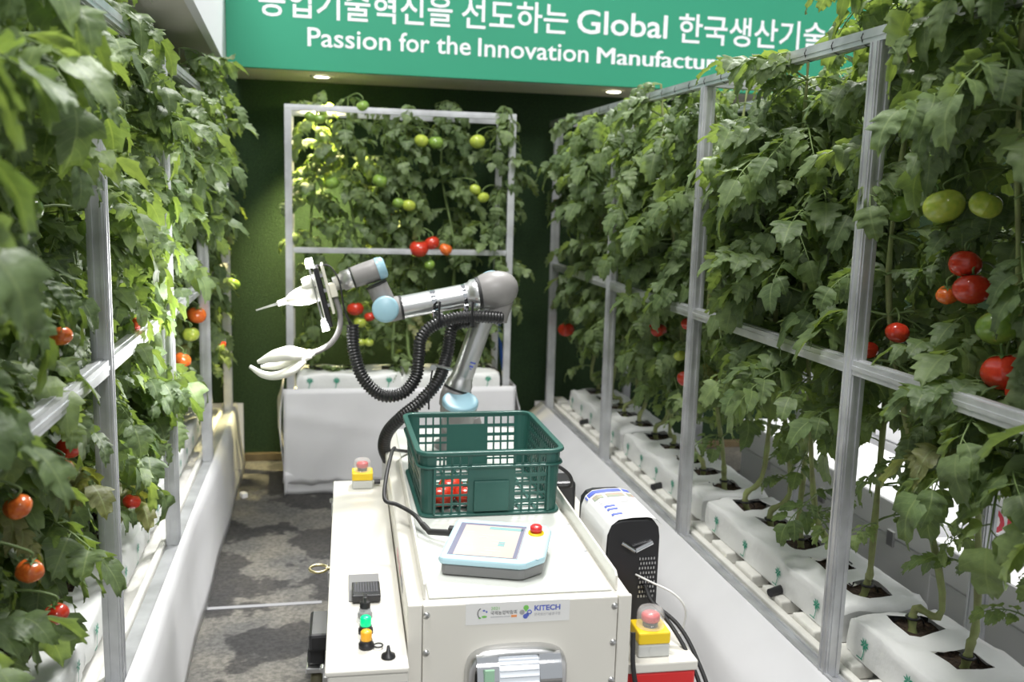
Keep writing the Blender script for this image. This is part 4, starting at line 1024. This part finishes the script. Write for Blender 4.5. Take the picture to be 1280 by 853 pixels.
# upper bulb with needle
b0, b1 = A(398, 364), A(320, 388); bd = (b1 - b0).normalized(); BL = (b1 - b0).length
MB().lathe([(0, .033), (.02, .0345), (.045, .034), (.07, .029), (.092, .021), (.106, .013)], b0, bd, 26).build('gripper_bulb', 'silicone', GP)
MB().lathe([(.1062, .0105), (.14, .0095)], b0, bd, 16).build('needle_holder', 'cream', GP)
MB().lathe([(.1402, .004), (BL, .0025)], b0, bd, 10).build('needle', 'steel', GP)
# bent tube and lower soft gripper
tube = smooth_path([A(419, 372), A(425, 392, -.005), A(424, 412, -.01), A(415, 428, -.01), A(402, 437, -.01), A(390, 442, -.01)], 8)
MB().tube(tube, .0095, 12).build('bent_tube', 'robot_grey', GP)
k0, k1 = A(393, 441, -.01), A(378, 446, -.01); kd = (k1 - k0).normalized()
MB().lathe([(0, .011), (.012, .012), (.0125, .016), (.03, .018), (.044, .022)], k0, kd, 20).build('grip_neck', 'silicone', GP)
def petal(pts, rs, name='grip_finger'):
    P = smooth_path(pts, 6); n = len(P); R2 = []
    for i in range(n):
        f = i / (n - 1) * (len(rs) - 1); j = min(len(rs) - 2, int(f)); t = f - j
        R2.append(tuple(rs[j][q] * (1 - t) + rs[j + 1][q] * t for q in (0, 1)))
    MB().tube(P, R2, 14, flat=(0, 1, 0)).build(name, 'silicone', GP)
petal([A(380, 443, -.01), A(362, 442, -.03), A(342, 446, -.035), A(322, 453, -.03)], [(.018, .018), (.030, .026), (.026, .021), (.006, .006)])
petal([A(380, 446, -.0), A(362, 452, .03), A(344, 457, .035), A(326, 459, .03)], [(.016, .016), (.028, .020), (.022, .016), (.006, .006)])
petal([A(380, 450, -.01), A(365, 463, -.015), A(345, 470, -.015), A(328, 468, -.012), A(312, 458, -.01)], [(.018, .014), (.030, .016), (.026, .014), (.017, .012), (.006, .006)])
# led light thrown towards the vines
for z in (-GL / 2 - .015, GL / 2):
    l = bpy.data.lights.new('led_light', 'AREA'); l.shape = 'RECTANGLE'; l.size = .14; l.size_y = .018; l.energy = 7; l.color = (1, 1, .97)
    o = bpy.data.objects.new('led_light', l); col.objects.link(o)
    p = GM @ Vector((.031, 0, z)); o.parent = RB; o.location = p - ORIG[RB.name]; o.rotation_euler = (GM.to_3x3() @ Vector((1, 0, .05))).to_track_quat('-Z', 'Y').to_euler()
# hoses
def hose(pts, name='corrugated_hose'):
    P = resample(smooth_path(pts, 14), .0027); n = len(P); MB().tube(P, [.0225 if (i % 4) < 2 else .0185 for i in range(n)], 16).build(name, 'hose', RB)
hose([A(440.7, 406, -.02), A(442.6, 439, -.03), A(453.8, 472.6, -.05), A(476.4, 494, -.06), A(502.6, 492, -.065), A(519.5, 472.6, -.065), A(523.3, 446, -.065), A(526, 424, -.065), A(540, 408, -.065), A(568, 398, -.065), A(600, 396, -.07), A(628, 398, -.06)])
hose([A(588, 402, -.02), A(566, 409, -.01), A(559, 442.6, -.03), A(547.6, 476, -.08), A(525, 502.6, -.10), A(502.6, 521, -.08), A(485, 540, -.04), A(480, 559, .0), A(486, 576, .03)])
for u in (549, 590):
    c = A(u, 399, -.065); MB().lathe([(-.006, .0245), (.006, .0245)], c, (1, 0, -.25), 20).build('hose_strap', 'black_plastic', RB)
    MB().tube([c + Vector((0, -.026, -.025)), c + Vector((-.004, -.024, .03)), c + Vector((0, -.01, .06))], [(.007, .002)] * 3, 6).build('strap_tail', 'black_plastic', RB)
for k in range(2): MB().tube(smooth_path([A(397, 332, -.03 + k * .02), A(412, 333, -.03), A(424, 352, -.04 + k * .01), A(430, 385, -.04), A(438 + k * 3, 408, -.025)], 6), .003, 6).build('sensor_cable', 'black_rubber', RB)
c = A(543, 460, -.09); mb = MB(); mb.tube([A(543, 457, -.09), A(565, 462, -.07)], .005, 8); mb.lathe([(0, .01), (.012, .01)], A(541, 459, -.095), (0, -1, 0), 12); mb.build('hose_bracket', 'steel', RB)
MB().tube([A(541, 460, -.1), A(536, 490, -.12), A(536, 512, -.12)], .003, 6).build('sensor_cable', 'black_rubber', RB)

# ------------------------------------------------------------------ far side: white cases, table, blue hose
def case(name, lo, hi, label, text=None, latches=()):
    lo, hi = Vector(lo), Vector(hi); zl = lo.z + (hi.z - lo.z) * .72
    c = thing(name, ((lo.x + hi.x) / 2, (lo.y + hi.y) / 2, lo.z), label, 'case', 'white equipment cases')
    MB().b2(lo, (hi.x, hi.y, zl)).build('body', 'case_white', c, bevel=.006); MB().b2((lo.x - .004, lo.y - .004, zl + .003), (hi.x + .004, hi.y + .004, hi.z)).build('lid', 'case_white', c, bevel=.008)
    for y in latches: MB().b2((lo.x - .012, y - .02, zl - .03), (lo.x - .001, y + .02, zl + .03)).build('latch', 'steel', c, bevel=.002)
    return c
case('equipment_case', (2.06, 1.55, 0), (2.195, 2.72, .47), 'low white case with latches behind the near grow bags', latches=(1.8, 2.45))
case('equipment_case', (2.10, 2.76, 0), (2.5, 4.3, .50), 'long white case with latches behind the middle grow bags', latches=(3.0, 3.5, 4.0))
cO = case('equipment_case', (2.205, 1.5, 0), (2.6, 2.72, .72), 'tall white case with red lettering behind the low case', latches=())
add_text('lettering', 'ORG', 'ink_red', cO, -2.67, -2.37, .525, .61, 2.1995, face='-x', bold=.02)
case('equipment_case', (2.56, 2.78, 0), (3.0, 4.6, .72), 'plain white case standing behind the long case', latches=(3.2, 4.1))
MB().lathe([(0, .02), (.01, .018), (.012, 0)], (2.25, 3.75, .501), (0, 0, 1), 14).build('control_knob', 'screen_bar', None)
tag(bpy.data.objects['control_knob'], 'small dark knob on the long white case', 'knob')
tag(MB().tube([(1.93, 1.2, .25), (1.93, 5.3, .25)], .035, 12).build('black_tube', 'black_plastic'), 'black tube running behind the grow bags', 'pipe')  # black tube along the dark band between trough and cases
tag(MB().tube(smooth_path([(1.02, 5.34, .92), (1.03, 5.36, .8), (1.06, 5.40, .62), (1.10, 5.44, .45), (1.15, 5.47, .30), (1.2, 5.48, .1), (1.24, 5.48, .012)], 8), .011, 8).build('water_hose', 'cable_blue'), 'blue water hose hanging beside the short trough', 'hose')
tag(MB().box((-.395, 4.85, .014), (.03, .04, .028), Euler((0, 0, .5)).to_matrix()).build('cable_clip', 'case_white', None, bevel=.005), 'small white plastic clip lying on the carpet', 'clip')
